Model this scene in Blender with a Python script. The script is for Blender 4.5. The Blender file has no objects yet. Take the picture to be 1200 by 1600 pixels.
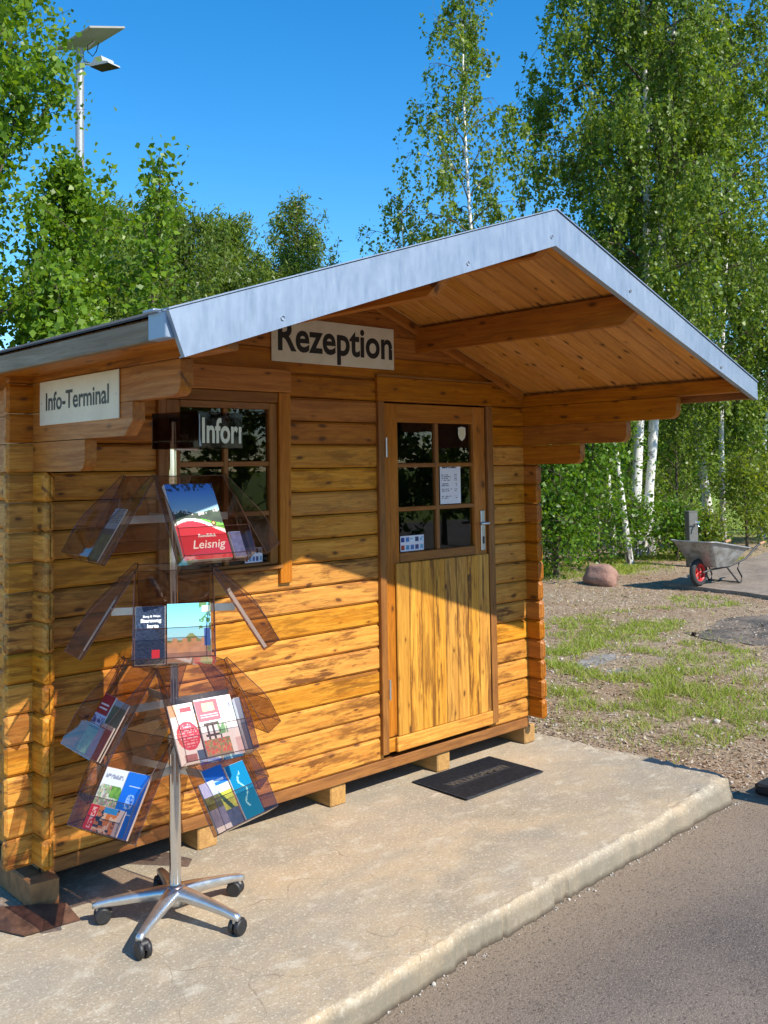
import bpy, bmesh, math, random
import numpy as np
from mathutils import Vector, Matrix
rng = np.random.default_rng(7); random.seed(7)
S = bpy.context.scene
# ------------------------------------------------------------------ camera
cam_d = bpy.data.cameras.new('camera'); cam = bpy.data.objects.new('camera', cam_d); S.collection.objects.link(cam); S.camera = cam
yaw, pit, rol = [math.radians(a) for a in (43.033, 3.028, -0.9)]
F = Vector((math.sin(yaw)*math.cos(pit), math.cos(yaw)*math.cos(pit), math.sin(pit)))
R0 = Vector((math.cos(yaw), -math.sin(yaw), 0)); U0 = R0.cross(F)
Rv = R0*math.cos(rol)+U0*math.sin(rol); Uv = -R0*math.sin(rol)+U0*math.cos(rol)
cam.matrix_world = Matrix(((Rv.x, Uv.x, -F.x, 0), (Rv.y, Uv.y, -F.y, 0), (Rv.z, Uv.z, -F.z, 1.62), (0, 0, 0, 1)))
cam_d.sensor_fit = 'VERTICAL'; cam_d.sensor_height = 36; cam_d.lens = 1507/1600*36
cam_d.shift_y = -(800-650.2)/1600; cam_d.clip_end = 2000; cam_d.clip_start = 0.05
S.render.resolution_x = 768; S.render.resolution_y = 1024
# ------------------------------------------------------------------ light
SUN = Vector((0.19, -1.35, 1.25)).normalized()
W = bpy.data.worlds.new('World'); S.world = W; W.use_nodes = True
wn = W.node_tree.nodes; wl = W.node_tree.links
sky = wn.new('ShaderNodeTexSky'); sky.sky_type = 'NISHITA'; sky.sun_disc = False
sky.sun_elevation = math.asin(SUN.z); sky.sun_rotation = math.atan2(SUN.x, SUN.y)
sky.air_density = 1.0; sky.dust_density = 0.1; sky.ozone_density = 3.5; sky.altitude = 300
hsv = wn.new('ShaderNodeHueSaturation'); hsv.inputs['Saturation'].default_value = 1.36; hsv.inputs['Hue'].default_value = 0.497; hsv.inputs['Value'].default_value = 1.4
wl.new(sky.outputs[0], hsv.inputs['Color']); wl.new(hsv.outputs[0], wn['Background'].inputs[0]); wn['Background'].inputs[1].default_value = 0.118
sun_d = bpy.data.lights.new('sun', 'SUN'); sun_d.energy = 5.0; sun_d.angle = math.radians(0.5); sun_d.color = (1, 0.93, 0.82)
sun = bpy.data.objects.new('sun', sun_d); S.collection.objects.link(sun); sun.rotation_euler = SUN.to_track_quat('Z', 'Y').to_euler()
S.view_settings.view_transform = 'Standard'; S.view_settings.look = 'None'; S.view_settings.exposure = 0.5; S.view_settings.gamma = 1
S.render.engine = 'CYCLES'; S.cycles.max_bounces = 8; S.cycles.transparent_max_bounces = 24; S.cycles.diffuse_bounces = 3
# ------------------------------------------------------------------ helpers
def lin(c):
    return tuple(((x/255)/12.92 if x/255 <= .04045 else ((x/255+.055)/1.055)**2.4) for x in c)
class MB:
    """collects shapes, builds ONE mesh object"""
    def __init__(s): s.v = []; s.f = []; s.m = []; s.c = []; s.g = []; s.r = []; s.t = []; s.sm = []
    def add(s, vs, fs, mat=0, gc=None, rv=None, tone=0., col=(1, 1, 1), mtx=None, smooth=False):
        o = len(s.v); rv = random.random() if rv is None else rv
        off = (random.uniform(0, 50), random.uniform(0, 50), random.uniform(0, 50))
        gc = gc or vs
        for p, g in zip(vs, gc):
            s.g.append((g[0]+off[0], g[1]+off[1], g[2]+off[2])); s.r.append(rv); s.t.append(tone)
            s.v.append(tuple(mtx @ Vector(p)) if mtx else tuple(p))
        for f in fs: s.f.append([i+o for i in f]); s.m.append(mat); s.c.append(col); s.sm.append(smooth)
    def box(s, x0, x1, y0, y1, z0, z1, axis='x', ch=.003, mat=0, tone=0., mtx=None, col=(1, 1, 1), rv=None):
        lo = [x0, y0, z0]; hi = [x1, y1, z1]; a = 'xyz'.index(axis); u, v = (a+1) % 3, (a+2) % 3
        ch = min(ch, (hi[u]-lo[u])*.45, (hi[v]-lo[v])*.45, (hi[a]-lo[a])*.45)
        vs = []; gc = []
        for t, ins in ((lo[a], ch), (lo[a]+ch, 0), (hi[a]-ch, 0), (hi[a], ch)):
            u0, u1, v0, v1 = lo[u]+ins, hi[u]-ins, lo[v]+ins, hi[v]-ins
            for pu, pv in ((u0+ch, v0), (u1-ch, v0), (u1, v0+ch), (u1, v1-ch), (u1-ch, v1), (u0+ch, v1), (u0, v1-ch), (u0, v0+ch)):
                p = [0, 0, 0]; p[a] = t; p[u] = pu; p[v] = pv; vs.append(p); gc.append((t, pu, pv))
        fs = [[i for i in range(7, -1, -1)], [24+i for i in range(8)]]
        for k in range(3):
            for i in range(8): j = (i+1) % 8; fs.append([k*8+i, k*8+j, k*8+8+j, k*8+8+i])
        s.add(vs, fs, mat, gc, rv, tone, col, mtx)
    def prism(s, poly, a, lo, hi, mat=0, tone=0., mtx=None, grain=None, col=(1, 1, 1), smooth=False):
        """poly in the two other axes (in xyz order), extruded along axis a"""
        a = 'xyz'.index(a); o = [i for i in range(3) if i != a]; n = len(poly); vs = []
        for t in (lo, hi):
            for q in poly: p = [0, 0, 0]; p[a] = t; p[o[0]] = q[0]; p[o[1]] = q[1]; vs.append(p)
        g = 'xyz'.index(grain) if grain else a
        gc = [(p[g], p[(g+1) % 3], p[(g+2) % 3]) for p in vs]
        fs = [list(range(n-1, -1, -1)), [n+i for i in range(n)]]+[[i, (i+1) % n, n+(i+1) % n, n+i] for i in range(n)]
        s.add(vs, fs, mat, gc, None, tone, col, mtx)
    def tube(s, pts, rad, n=8, mat=0, cap=True, smooth=True, mtx=None, col=(1, 1, 1)):
        pts = [Vector(p) for p in pts]; k = len(pts); rad = [rad]*k if not hasattr(rad, '__len__') else rad
        vs = []; L = 0; gc = []
        ref = None
        for i, p in enumerate(pts):
            d = (pts[min(i+1, k-1)]-pts[max(i-1, 0)]).normalized()
            if ref is None: ref = Vector((0, 0, 1)) if abs(d.z) < .9 else Vector((1, 0, 0))
            x = d.cross(ref).normalized(); y = d.cross(x).normalized(); ref = y.cross(d) if False else ref
            if i: L += (p-pts[i-1]).length
            for j in range(n):
                t = 2*math.pi*j/n; vs.append(p+(x*math.cos(t)+y*math.sin(t))*rad[i]); gc.append((L, math.cos(t)*rad[i], math.sin(t)*rad[i]))
        fs = [[i*n+j, i*n+(j+1) % n, (i+1)*n+(j+1) % n, (i+1)*n+j] for i in range(k-1) for j in range(n)]
        s.add(vs, fs, mat, gc, None, 0, col, mtx, smooth)
        if cap: s.add([vs[j] for j in range(n)], [list(range(n-1, -1, -1))], mat, None, None, 0, col, mtx); s.add([vs[(k-1)*n+j] for j in range(n)], [list(range(n))], mat, None, None, 0, col, mtx)
    def lathe(s, prof, n=16, mat=0, mtx=None, col=(1, 1, 1)):
        vs = []; k = len(prof)
        for r, z in prof:
            for j in range(n): t = 2*math.pi*j/n; vs.append((r*math.cos(t), r*math.sin(t), z))
        fs = [[i*n+j, i*n+(j+1) % n, (i+1)*n+(j+1) % n, (i+1)*n+j] for i in range(k-1) for j in range(n)]
        s.add(vs, fs, mat, None, None, 0, col, mtx, True)
    def pic(s, w, h, nx, ny, paint, mat=0, mtx=None):
        """a printed picture: grid of coloured faces, paint(u,v)->rgb 0..255, v up"""
        U, V = np.meshgrid((np.arange(nx)+.5)/nx, (np.arange(ny)+.5)/ny)
        C = paint(U, V); o = len(s.v)
        for j in range(ny+1):
            for i in range(nx+1):
                p = Vector((w*i/nx, h*j/ny, 0)); s.v.append(tuple(mtx @ p) if mtx else tuple(p)); s.g.append(tuple(p)); s.r.append(.5); s.t.append(0)
        for j in range(ny):
            for i in range(nx):
                a = o+j*(nx+1)+i; s.f.append([a, a+1, a+nx+2, a+nx+1]); s.m.append(mat); s.sm.append(False)
                s.c.append(lin([max(0, min(255, x)) for x in C[j, i]]))
    def build(s, name, mats, parent=None, **tags):
        me = bpy.data.meshes.new(name); off = parent_loc(parent)
        V = [(a-off[0], b-off[1], c-off[2]) for a, b, c in s.v]
        me.from_pydata(V, [], s.f)
        mats = mats if isinstance(mats, (list, tuple)) else [mats]
        for m in mats: me.materials.append(m)
        me.polygons.foreach_set('material_index', s.m); me.polygons.foreach_set('use_smooth', s.sm)
        a = me.attributes.new('gc', 'FLOAT_VECTOR', 'POINT'); a.data.foreach_set('vector', np.array(s.g, np.float32).ravel())
        a = me.attributes.new('rv', 'FLOAT', 'POINT'); a.data.foreach_set('value', np.array(s.r, np.float32))
        a = me.attributes.new('tone', 'FLOAT', 'POINT'); a.data.foreach_set('value', np.array(s.t, np.float32))
        a = me.attributes.new('col', 'FLOAT_COLOR', 'FACE'); a.data.foreach_set('color', np.array([(*c, 1) for c in s.c], np.float32).ravel())
        me.update(); me.validate()
        ob = bpy.data.objects.new(name, me); S.collection.objects.link(ob)
        if parent: ob.parent = parent
        for k, v in tags.items(): ob[k] = v
        return ob
def parent_loc(p):
    v = Vector((0, 0, 0))
    while p: v += p.location; p = p.parent
    return v
def thing(name, loc, label, cat, group=None, kind=None):
    o = bpy.data.objects.new(name, None); S.collection.objects.link(o); o.location = loc; o.empty_display_size = .1
    o['label'] = label; o['category'] = cat
    if group: o['group'] = group
    if kind: o['kind'] = kind
    return o
def quadmesh(name, V, Fq, mats, parent=None, smooth=False, **tags):
    """fast numpy mesh; all faces have the same vertex count; V world coords"""
    me = bpy.data.meshes.new(name); off = np.array(parent_loc(parent)); V = (V-off).astype(np.float32)
    n, k = Fq.shape
    me.vertices.add(len(V)); me.vertices.foreach_set('co', V.ravel()); me.loops.add(n*k); me.loops.foreach_set('vertex_index', Fq.astype(np.int32).ravel())
    me.polygons.add(n); me.polygons.foreach_set('loop_start', np.arange(0, n*k, k, dtype=np.int32))
    if smooth: me.polygons.foreach_set('use_smooth', np.ones(n, bool))
    for m in (mats if isinstance(mats, (list, tuple)) else [mats]): me.materials.append(m)
    me.update(calc_edges=True); me.validate()
    ob = bpy.data.objects.new(name, me); S.collection.objects.link(ob)
    if parent: ob.parent = parent
    for a, v in tags.items(): ob[a] = v
    return ob
def text_geo(body, size, bold=0., shear=0., xs=1.):
    cu = bpy.data.curves.new('t', 'FONT'); cu.body = body; cu.size = size; cu.offset = bold; cu.shear = shear; cu.fill_mode = 'BOTH'; cu.resolution_u = 4
    ob = bpy.data.objects.new('t', cu); S.collection.objects.link(ob)
    bpy.context.view_layer.update()
    me = ob.evaluated_get(bpy.context.evaluated_depsgraph_get()).to_mesh()
    vs = [(v.co.x*xs, v.co.y, 0) for v in me.vertices]; fs = [list(p.vertices) for p in me.polygons]
    x0 = min(v[0] for v in vs); vs = [(v[0]-x0, v[1], 0) for v in vs]; w = max(v[0] for v in vs)
    ob.to_mesh_clear(); bpy.data.objects.remove(ob); bpy.data.curves.remove(cu)
    return vs, fs, w
def frame(o, x, y):
    """matrix: local x,y,z -> x, y, x cross y at origin o"""
    x = Vector(x).normalized(); y = Vector(y).normalized(); z = x.cross(y)
    return Matrix(((x.x, y.x, z.x, o[0]), (x.y, y.y, z.y, o[1]), (x.z, y.z, z.z, o[2]), (0, 0, 0, 1)))
T = Matrix.Translation
def vnoise(x, y, seed=0):
    r = np.random.default_rng(seed).random((64, 64)); xi = np.floor(x).astype(int); yi = np.floor(y).astype(int)
    fx = x-xi; fy = y-yi; fx = fx*fx*(3-2*fx); fy = fy*fy*(3-2*fy); g = lambda a, b: r[a % 64, b % 64]
    return (g(xi, yi)*(1-fx)+g(xi+1, yi)*fx)*(1-fy)+(g(xi, yi+1)*(1-fx)+g(xi+1, yi+1)*fx)*fy
def fbm(x, y, seed=0, o=4):
    return sum(vnoise(x*2**i, y*2**i, seed+i)/2**i for i in range(o))/sum(1/2**i for i in range(o))
# ------------------------------------------------------------------ materials
class NT:
    def __init__(s, name):
        s.m = bpy.data.materials.new(name); s.m.use_nodes = True; s.t = s.m.node_tree; s.t.nodes.clear()
        s.out = s.t.nodes.new('ShaderNodeOutputMaterial')
    def n(s, typ, ins=None, **props):
        nd = s.t.nodes.new('ShaderNode'+typ)
        for k, v in props.items(): setattr(nd, k, v)
        for k, v in (ins or {}).items():
            if isinstance(v, bpy.types.NodeSocket): s.t.links.new(v, nd.inputs[k])
            else: nd.inputs[k].default_value = (*v, 1) if isinstance(v, tuple) and len(v) == 3 and nd.inputs[k].type == 'RGBA' else v
        return nd
    def attr(s, name): return s.n('Attribute', attribute_name=name)
    def noise(s, vec, scale, detail=4, rough=.55, dist=0.): return s.n('TexNoise', {'Vector': vec, 'Scale': scale, 'Detail': detail, 'Roughness': rough, 'Distortion': dist}).outputs[0]
    def map(s, vec, sc): return s.n('Mapping', {'Vector': vec, 'Scale': sc}).outputs[0]
    def rng(s, v, a, b, c=0., d=1.): return s.n('MapRange', {'Value': v, 'From Min': a, 'From Max': b, 'To Min': c, 'To Max': d}).outputs[0]
    def mix(s, f, a, b, blend='MIX'):
        nd = s.t.nodes.new('ShaderNodeMix'); nd.data_type = 'RGBA'; nd.blend_type = blend
        for i, v in ((0, f), (6, a), (7, b)):
            if isinstance(v, bpy.types.NodeSocket): s.t.links.new(v, nd.inputs[i])
            else: nd.inputs[i].default_value = (*v, 1) if isinstance(v, tuple) and len(v) == 3 else v
        return nd.outputs[2]
    def math(s, op, a, b=0., c=0.):
        nd = s.n('Math', operation=op)
        for i, v in enumerate((a, b, c)):
            if isinstance(v, bpy.types.NodeSocket): s.t.links.new(v, nd.inputs[i])
            else: nd.inputs[i].default_value = v
        return nd.outputs[0]
    def bump(s, h, st, dist=.01): return s.n('Bump', {'Height': h, 'Strength': st, 'Distance': dist}).outputs[0]
    def pbr(s, **k):
        ins = {n.replace('_', ' '): v for n, v in k.items()}
        if 'Specular' in ins: ins['Specular IOR Level'] = ins.pop('Specular')
        b = s.n('BsdfPrincipled', ins); s.t.links.new(b.outputs[0], s.out.inputs[0]); return b
    def surf(s, sh): s.t.links.new(sh, s.out.inputs[0]); return s.m
def plain(name, col, rough=.5, metal=0., spec=.5, var=.0, bump=0., scale=30.):
    t = NT(name); oc = t.n('TexCoord').outputs['Object']; c = col
    nz = t.noise(oc, scale, 5)
    if var: c = t.mix(t.rng(nz, .3, .7), tuple(x*(1-var) for x in col), tuple(min(1, x*(1+var)) for x in col))
    kw = dict(Base_Color=c, Roughness=t.rng(nz, .3, .7, rough*.85, min(1, rough*1.15)), Metallic=metal, Specular=spec)
    if bump: kw['Normal'] = t.bump(nz, bump)
    t.pbr(**kw); return t.m
def wood(name, light, dark, stain, knotc=(.10, .035, .01), rough=.5, stainamt=1., knots=True, fine=.25, bs=(2.3, 10, 10)):
    t = NT(name); g = t.attr('gc').outputs['Vector']; rv = t.attr('rv').outputs['Fac']; tone = t.attr('tone').outputs['Fac']
    wob = t.noise(t.map(g, (2.5, 6, 6)), 1.5, 2); gx = t.n('VectorMath', {0: g, 1: t.n('CombineXYZ', {'Y': t.math('MULTIPLY', wob, .03), 'Z': t.math('MULTIPLY', wob, .03)}).outputs[0]}, operation='ADD').outputs[0]
    streak = t.noise(t.map(gx, (1.1, 30, 30)), 2.2, 5, .6, .4)
    finen = t.noise(t.map(gx, (5, 190, 190)), 2, 3, .6)
    c = t.mix(t.rng(streak, .35, .68), light, dark)
    blot = t.noise(t.map(g, bs), 1.6, 6, .68, .35); blot2 = t.noise(t.map(g, (5, 42, 42)), 1.5, 4, .6, .3)
    bl = t.rng(t.math('ADD', t.math('MULTIPLY', blot, .66), t.math('MULTIPLY', blot2, .34)), .49, .575)
    thr = t.math('MULTIPLY', bl, t.math('MULTIPLY', t.math('MULTIPLY', tone, stainamt), t.rng(t.noise(t.map(g, (1.2, 3, 3)), 1.3, 2), .35, .6, .6, 1.1)))
    c = t.mix(thr, c, stain)
    c = t.mix(t.rng(finen, .35, .75, 0, fine), c, tuple(x*.45 for x in dark))
    if knots:
        gs = t.n('SeparateXYZ', {0: gx}); kv = t.n('CombineXYZ', {0: t.math('MULTIPLY', gs.outputs[0], 6.0), 1: t.math('MULTIPLY', t.math('ADD', gs.outputs[1], gs.outputs[2]), 15.)}).outputs[0]
        vo = t.n('TexVoronoi', {'Vector': kv, 'Scale': 1.0, 'Randomness': 1.0}, voronoi_dimensions='2D')
        sel = t.n('SeparateColor', {0: vo.outputs['Color']})
        rad = t.math('MULTIPLY', t.rng(sel.outputs[0], .45, 1, 0, 1), .15)
        k = t.math('SUBTRACT', rad, vo.outputs['Distance']); core = t.rng(k, 0, .03)
        halo = t.rng(k, -.11, .0)
        hs = t.math('MULTIPLY', halo, t.rng(sel.outputs[0], .45, .5, 0, .55))
        c = t.mix(hs, c, tuple(x*.55 for x in dark)); c = t.mix(t.math('MULTIPLY', core, .85), c, knotc)
    v = t.rng(rv, 0, 1, .87, 1.07)
    c = t.n('HueSaturation', {'Color': c, 'Value': v, 'Saturation': t.rng(t.math('FRACT', t.math('MULTIPLY', rv, 7.3)), 0, 1, .98, 1.05)}).outputs[0]
    h = t.math('ADD', t.math('MULTIPLY', finen, .5), streak)
    t.pbr(Base_Color=c, Roughness=t.rng(streak, .3, .7, rough*.8, rough*1.2), Specular=.35, Normal=t.bump(h, .35, .004)); return t.m
M = {}
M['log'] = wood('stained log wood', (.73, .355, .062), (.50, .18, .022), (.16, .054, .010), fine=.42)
M['logred'] = wood('sheltered orange shade-toned wood', (.54, .20, .026), (.36, .11, .013), (.13, .038, .007), fine=.35)  # redder stain of sheltered logs, colour also lowered to deepen shade under the roof
M['ceil'] = wood('ceiling board wood', (.76, .37, .095), (.55, .235, .05), (.27, .09, .022), fine=.35)
M['trim'] = wood('brown trim wood', (.34, .145, .035), (.235, .085, .02), (.12, .045, .014), knots=False)
M['panel'] = wood('weathered door wood', (.71, .365, .062), (.48, .195, .026), (.18, .068, .013), stainamt=1.2, bs=(.8, 12, 12))
M['grey'] = wood('grey weathered wood', (.25, .155, .08), (.18, .11, .055), (.10, .06, .03), knots=False)
M['skid'] = wood('raw beam wood', (.50, .29, .10), (.36, .19, .06), (.2, .1, .04), knots=False)
def galv():
    t = NT('galvanised sheet'); oc = t.n('TexCoord').outputs['Object']
    sp = t.n('TexVoronoi', {'Vector': oc, 'Scale': 60.}); sc = t.n('SeparateColor', {0: sp.outputs['Color']}).outputs[0]
    vs = t.noise(t.map(oc, (22, 22, 5)), 2, 5, .65); w = t.noise(oc, 3, 5, .6)
    c = t.mix(t.rng(vs, .3, .7), (.25, .32, .42), (.30, .375, .48)); c = t.mix(t.rng(sc, 0, 1, 0, .25), c, (.24, .31, .42)); c = t.mix(t.rng(w, .5, .72, 0, .28), c, (.46, .52, .60))
    st = t.noise(t.map(oc, (45, 45, 3)), 1, 3); c = t.mix(t.rng(st, .60, .72, 0, .25), c, (.22, .25, .30))
    t.pbr(Base_Color=c, Metallic=.45, Roughness=t.rng(vs, .3, .7, .42, .62), Normal=t.bump(vs, .12, .004)); return t.m
M['galv'] = galv()
M['galv_plain'] = plain('galvanised steel', (.34, .36, .38), .5, .5, var=.15, scale=40)
M['chrome'] = plain('chromed steel', (.72, .73, .74), .14, 1., var=.05)
M['alu'] = plain('brushed aluminium', (.62, .63, .64), .34, .9, var=.08)
M['steel'] = plain('steel fitting', (.55, .55, .55), .35, .85)
M['black'] = plain('black rubber', (.018, .018, .02), .5, var=.3, scale=60)
M['bitumen'] = plain('roofing felt', (.05, .05, .052), .9, var=.3, bump=.4, scale=200)
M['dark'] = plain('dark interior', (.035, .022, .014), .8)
M['rust'] = plain('rusty sheet', (.10, .045, .025), .75, .2, var=.5, bump=.4, scale=25)
M['foot'] = plain('damp beam end', (.26, .13, .05), .8, var=.4, bump=.4, scale=20)
M['red'] = plain('red plastic', (.62, .02, .02), .4)
M['tyre'] = plain('tyre rubber', (.03, .03, .032), .75, var=.3, scale=40)
M['postgrey'] = plain('grey painted post', (.13, .13, .12), .6, var=.15)
M['letters'] = plain('black lettering', (.012, .012, .013), .5)
M['cream'] = plain('cream lettering', (.72, .66, .48), .5)
def barrow_m():
    t = NT('zinc barrow tray'); oc = t.n('TexCoord').outputs['Object']; a = t.noise(oc, 9, 6, .65)
    t.pbr(Base_Color=t.mix(t.rng(a, .4, .65), (.40, .41, .41), (.22, .21, .19)), Metallic=.45, Roughness=.5, Normal=t.bump(a, .2)); return t.m
M['tray'] = barrow_m()
def printed():
    t = NT('printed paper'); c = t.attr('col').outputs['Color']
    t.pbr(Base_Color=c, Roughness=.28, Specular=.5); return t.m
M['print'] = printed()
def signm():
    t = NT('cream sign board'); oc = t.n('TexCoord').outputs['Object']; a = t.noise(oc, 12, 5, .6)
    t.pbr(Base_Color=t.mix(t.rng(a, .35, .75), (.72, .65, .51), (.63, .56, .43)), Roughness=.45); return t.m
M['sign'] = signm()
def acryl(nm='smoked brown acrylic', col=(.835, .775, .745), dif=.015, gk=1.):
    t = NT(nm); tr = t.n('BsdfTransparent', {'Color': col}); gl = t.n('BsdfGlossy', {'Color': (1, 1, 1), 'Roughness': .04})
    fr = t.math('MULTIPLY', t.n('Fresnel', {'IOR': 1.5}).outputs[0], t.math('SUBTRACT', gk, t.n('NewGeometry').outputs['Backfacing'])); df = t.n('BsdfDiffuse', {'Color': (.10, .04, .025)})
    a = t.n('MixShader', {0: dif, 1: tr.outputs[0], 2: df.outputs[0]}); return t.surf(t.n('MixShader', {0: fr, 1: a.outputs[0], 2: gl.outputs[0]}).outputs[0])
M['acryl_edge'] = plain('acrylic edge', (.06, .028, .02), .15, spec=.8); M['acryl'] = acryl(); M['acryl_dark'] = acryl('dark acrylic header', (.52, .44, .41), .03, .35)
def glass():
    t = NT('window glass'); tr = t.n('BsdfTransparent', {'Color': (.80, .84, .82)}); gl = t.n('BsdfGlossy', {'Color': (1, 1, 1), 'Roughness': .01})
    fr = t.math('MULTIPLY', t.n('Fresnel', {'IOR': 1.55}).outputs[0], t.math('SUBTRACT', 1.0, t.n('NewGeometry').outputs['Backfacing']))
    return t.surf(t.n('MixShader', {0: fr, 1: tr.outputs[0], 2: gl.outputs[0]}).outputs[0])
M['glass'] = glass()
def leafm(name, cols, tl=.45, rough=.4):
    t = NT(name); r = t.n('NewGeometry').outputs['Random Per Island']
    cr = t.n('ValToRGB', {0: r}); e = cr.color_ramp.elements; e[0].color = (*cols[0], 1); e[1].color = (*cols[-1], 1)
    for i, c in enumerate(cols[1:-1]): x = e.new((i+1)/(len(cols)-1)); x.color = (*c, 1)
    c = cr.outputs[0]
    b = t.n('BsdfPrincipled', {'Base Color': c, 'Roughness': rough, 'Specular IOR Level': .35})
    tc = t.mix(1., c, (1.6, 1.45, .55), 'MULTIPLY')
    tn = t.n('BsdfTranslucent', {'Color': tc}); return t.surf(t.n('MixShader', {0: tl, 1: b.outputs[0], 2: tn.outputs[0]}).outputs[0])
M['leaf_poplar'] = leafm('poplar leaves', [(.07, .15, .010), (.12, .23, .015), (.19, .31, .025), (.09, .19, .012), (.24, .36, .04)])
M['leaf_birch'] = leafm('birch leaves', [(.07, .13, .014), (.13, .21, .022), (.20, .29, .04), (.10, .17, .018), (.28, .37, .08)])
M['leaf_dark'] = leafm('dark willow leaves', [(.07, .13, .018), (.12, .19, .03), (.18, .26, .05), (.08, .14, .02)])
M['leaf_yellow'] = leafm('yellow green leaves', [(.10, .17, .015), (.17, .24, .025), (.24, .30, .04), (.07, .14, .015)])
M['leaf_shrub'] = leafm('shrub leaves', [(.05, .13, .008), (.09, .20, .012), (.14, .27, .02), (.04, .10, .01), (.21, .35, .03)])
M['grass'] = leafm('grass blades', [(.13, .21, .012), (.20, .30, .02), (.28, .37, .035), (.30, .36, .06), (.45, .38, .18)], .3, .6)
M['litter'] = leafm('dead leaves and chips', [(.10, .055, .03), (.22, .13, .07), (.34, .23, .14), (.50, .40, .29), (.16, .09, .05), (.62, .55, .45)], .05, .8)
M['pebble'] = plain('pebbles', (.42, .38, .33), .8, var=.35, scale=4)
def bark_birch():
    t = NT('white birch bark'); oc = t.n('TexCoord').outputs['Object']
    d = t.noise(t.map(oc, (9, 9, 34)), 1.3, 4, .7); e = t.noise(t.map(oc, (3, 3, 5)), 1.8, 4, .6); z = t.n('SeparateXYZ', {0: oc}).outputs[2]
    c = t.mix(t.rng(d, .58, .66), (.74, .72, .67), (.07, .06, .05)); c = t.mix(t.rng(e, .60, .68), c, (.06, .05, .04))
    fis = t.noise(t.map(oc, (22, 22, 4)), 1.5, 4, .7); low = t.math('MULTIPLY', t.rng(z, .9, .1), t.rng(fis, .45, .55)); c = t.mix(low, c, (.07, .055, .045))
    t.pbr(Base_Color=c, Roughness=.7, Normal=t.bump(d, .3)); return t.m
M['bark_birch'] = bark_birch()
M['bark'] = plain('grey brown bark', (.10, .075, .05), .85, var=.4, bump=.5, scale=30)
def concrete():
    t = NT('old concrete'); oc = t.n('TexCoord').outputs['Object']
    big = t.noise(t.map(oc, (.9, 1.3, 1)), 1.5, 6, .62, .3); mid = t.noise(t.map(oc, (1, 1.4, 1)), 7, 7, .68, .25); fine = t.noise(oc, 140, 4, .65); agg = t.noise(oc, 45, 3, .6)
    c = t.mix(t.rng(big, .36, .62), (.33, .285, .22), (.44, .34, .22)); c = t.mix(t.rng(t.noise(oc, .8, 5, .65, .5), .50, .60, 0, .55), c, (.235, .215, .175)); c = t.mix(t.rng(mid, .54, .70, 0, .7), c, (.55, .50, .40)); c = t.mix(t.rng(mid, .44, .30, 0, .6), c, (.27, .24, .19))
    c = t.mix(t.rng(t.noise(oc, 70, 3, .6), .55, .75, 0, .6), c, (.70, .64, .50)); c = t.mix(t.rng(agg, .58, .72, 0, .45), c, (.22, .17, .11)); c = t.mix(t.rng(fine, .55, .75, 0, .55), c, (.66, .60, .48)); c = t.mix(t.rng(fine, .42, .28, 0, .6), c, (.18, .14, .10))
    cv = t.n('TexVoronoi', {'Vector': t.n('VectorMath', {0: oc, 1: t.n('VectorMath', {0: t.n('TexNoise', {'Vector': oc, 'Scale': 3.}).outputs[1], 3: .5}, operation='SCALE').outputs[0]}, operation='ADD').outputs[0], 'Scale': 1.1}, feature='DISTANCE_TO_EDGE').outputs['Distance']
    crack = t.rng(cv, .0035, .0, 0, .6); crack = t.math('MULTIPLY', crack, t.rng(big, .47, .55)); c = t.mix(crack, c, (.16, .12, .085))
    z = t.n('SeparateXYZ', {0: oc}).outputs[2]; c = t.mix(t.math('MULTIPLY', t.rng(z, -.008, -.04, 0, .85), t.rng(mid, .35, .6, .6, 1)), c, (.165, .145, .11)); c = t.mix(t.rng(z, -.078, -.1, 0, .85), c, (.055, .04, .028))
    h = t.math('ADD', t.math('MULTIPLY', mid, .45), t.math('ADD', t.math('MULTIPLY', fine, .25), t.math('MULTIPLY', agg, .2)))
    t.pbr(Base_Color=c, Roughness=.88, Specular=.25, Normal=t.bump(h, .6, .010)); return t.m
M['concrete'] = concrete()
def asphalt():
    t = NT('worn asphalt'); oc = t.n('TexCoord').outputs['Object']
    big = t.noise(oc, .9, 5, .6, .6); fine = t.noise(oc, 190, 3, .7); f2 = t.noise(oc, 90, 3, .7); sp = t.n('TexVoronoi', {'Vector': oc, 'Scale': 9.}); y = t.n('SeparateXYZ', {0: oc}).outputs[1]
    c = t.mix(t.rng(big, .38, .62), (.105, .09, .082), (.18, .148, .122)); c = t.mix(t.rng(y, 1.85, 2.35, 0, .65), c, (.29, .215, .14))
    c = t.mix(t.rng(fine, .52, .68, 0, .75), c, (.40, .33, .26)); c = t.mix(t.rng(f2, .46, .32, 0, .8), c, (.045, .036, .03))
    sr = t.n('SeparateColor', {0: sp.outputs['Color']}); spot = t.math('MULTIPLY', t.rng(t.math('SUBTRACT', sp.outputs['Distance'], t.math('MULTIPLY', sr.outputs[1], .09)), .0, -.03), t.rng(sr.outputs[0], .87, .88)); c = t.mix(spot, c, (.42, .38, .32))
    t.pbr(Base_Color=c, Roughness=.85, Specular=.3, Normal=t.bump(t.math('ADD', fine, f2), .7, .006)); return t.m
M['asphalt'] = asphalt()
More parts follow.
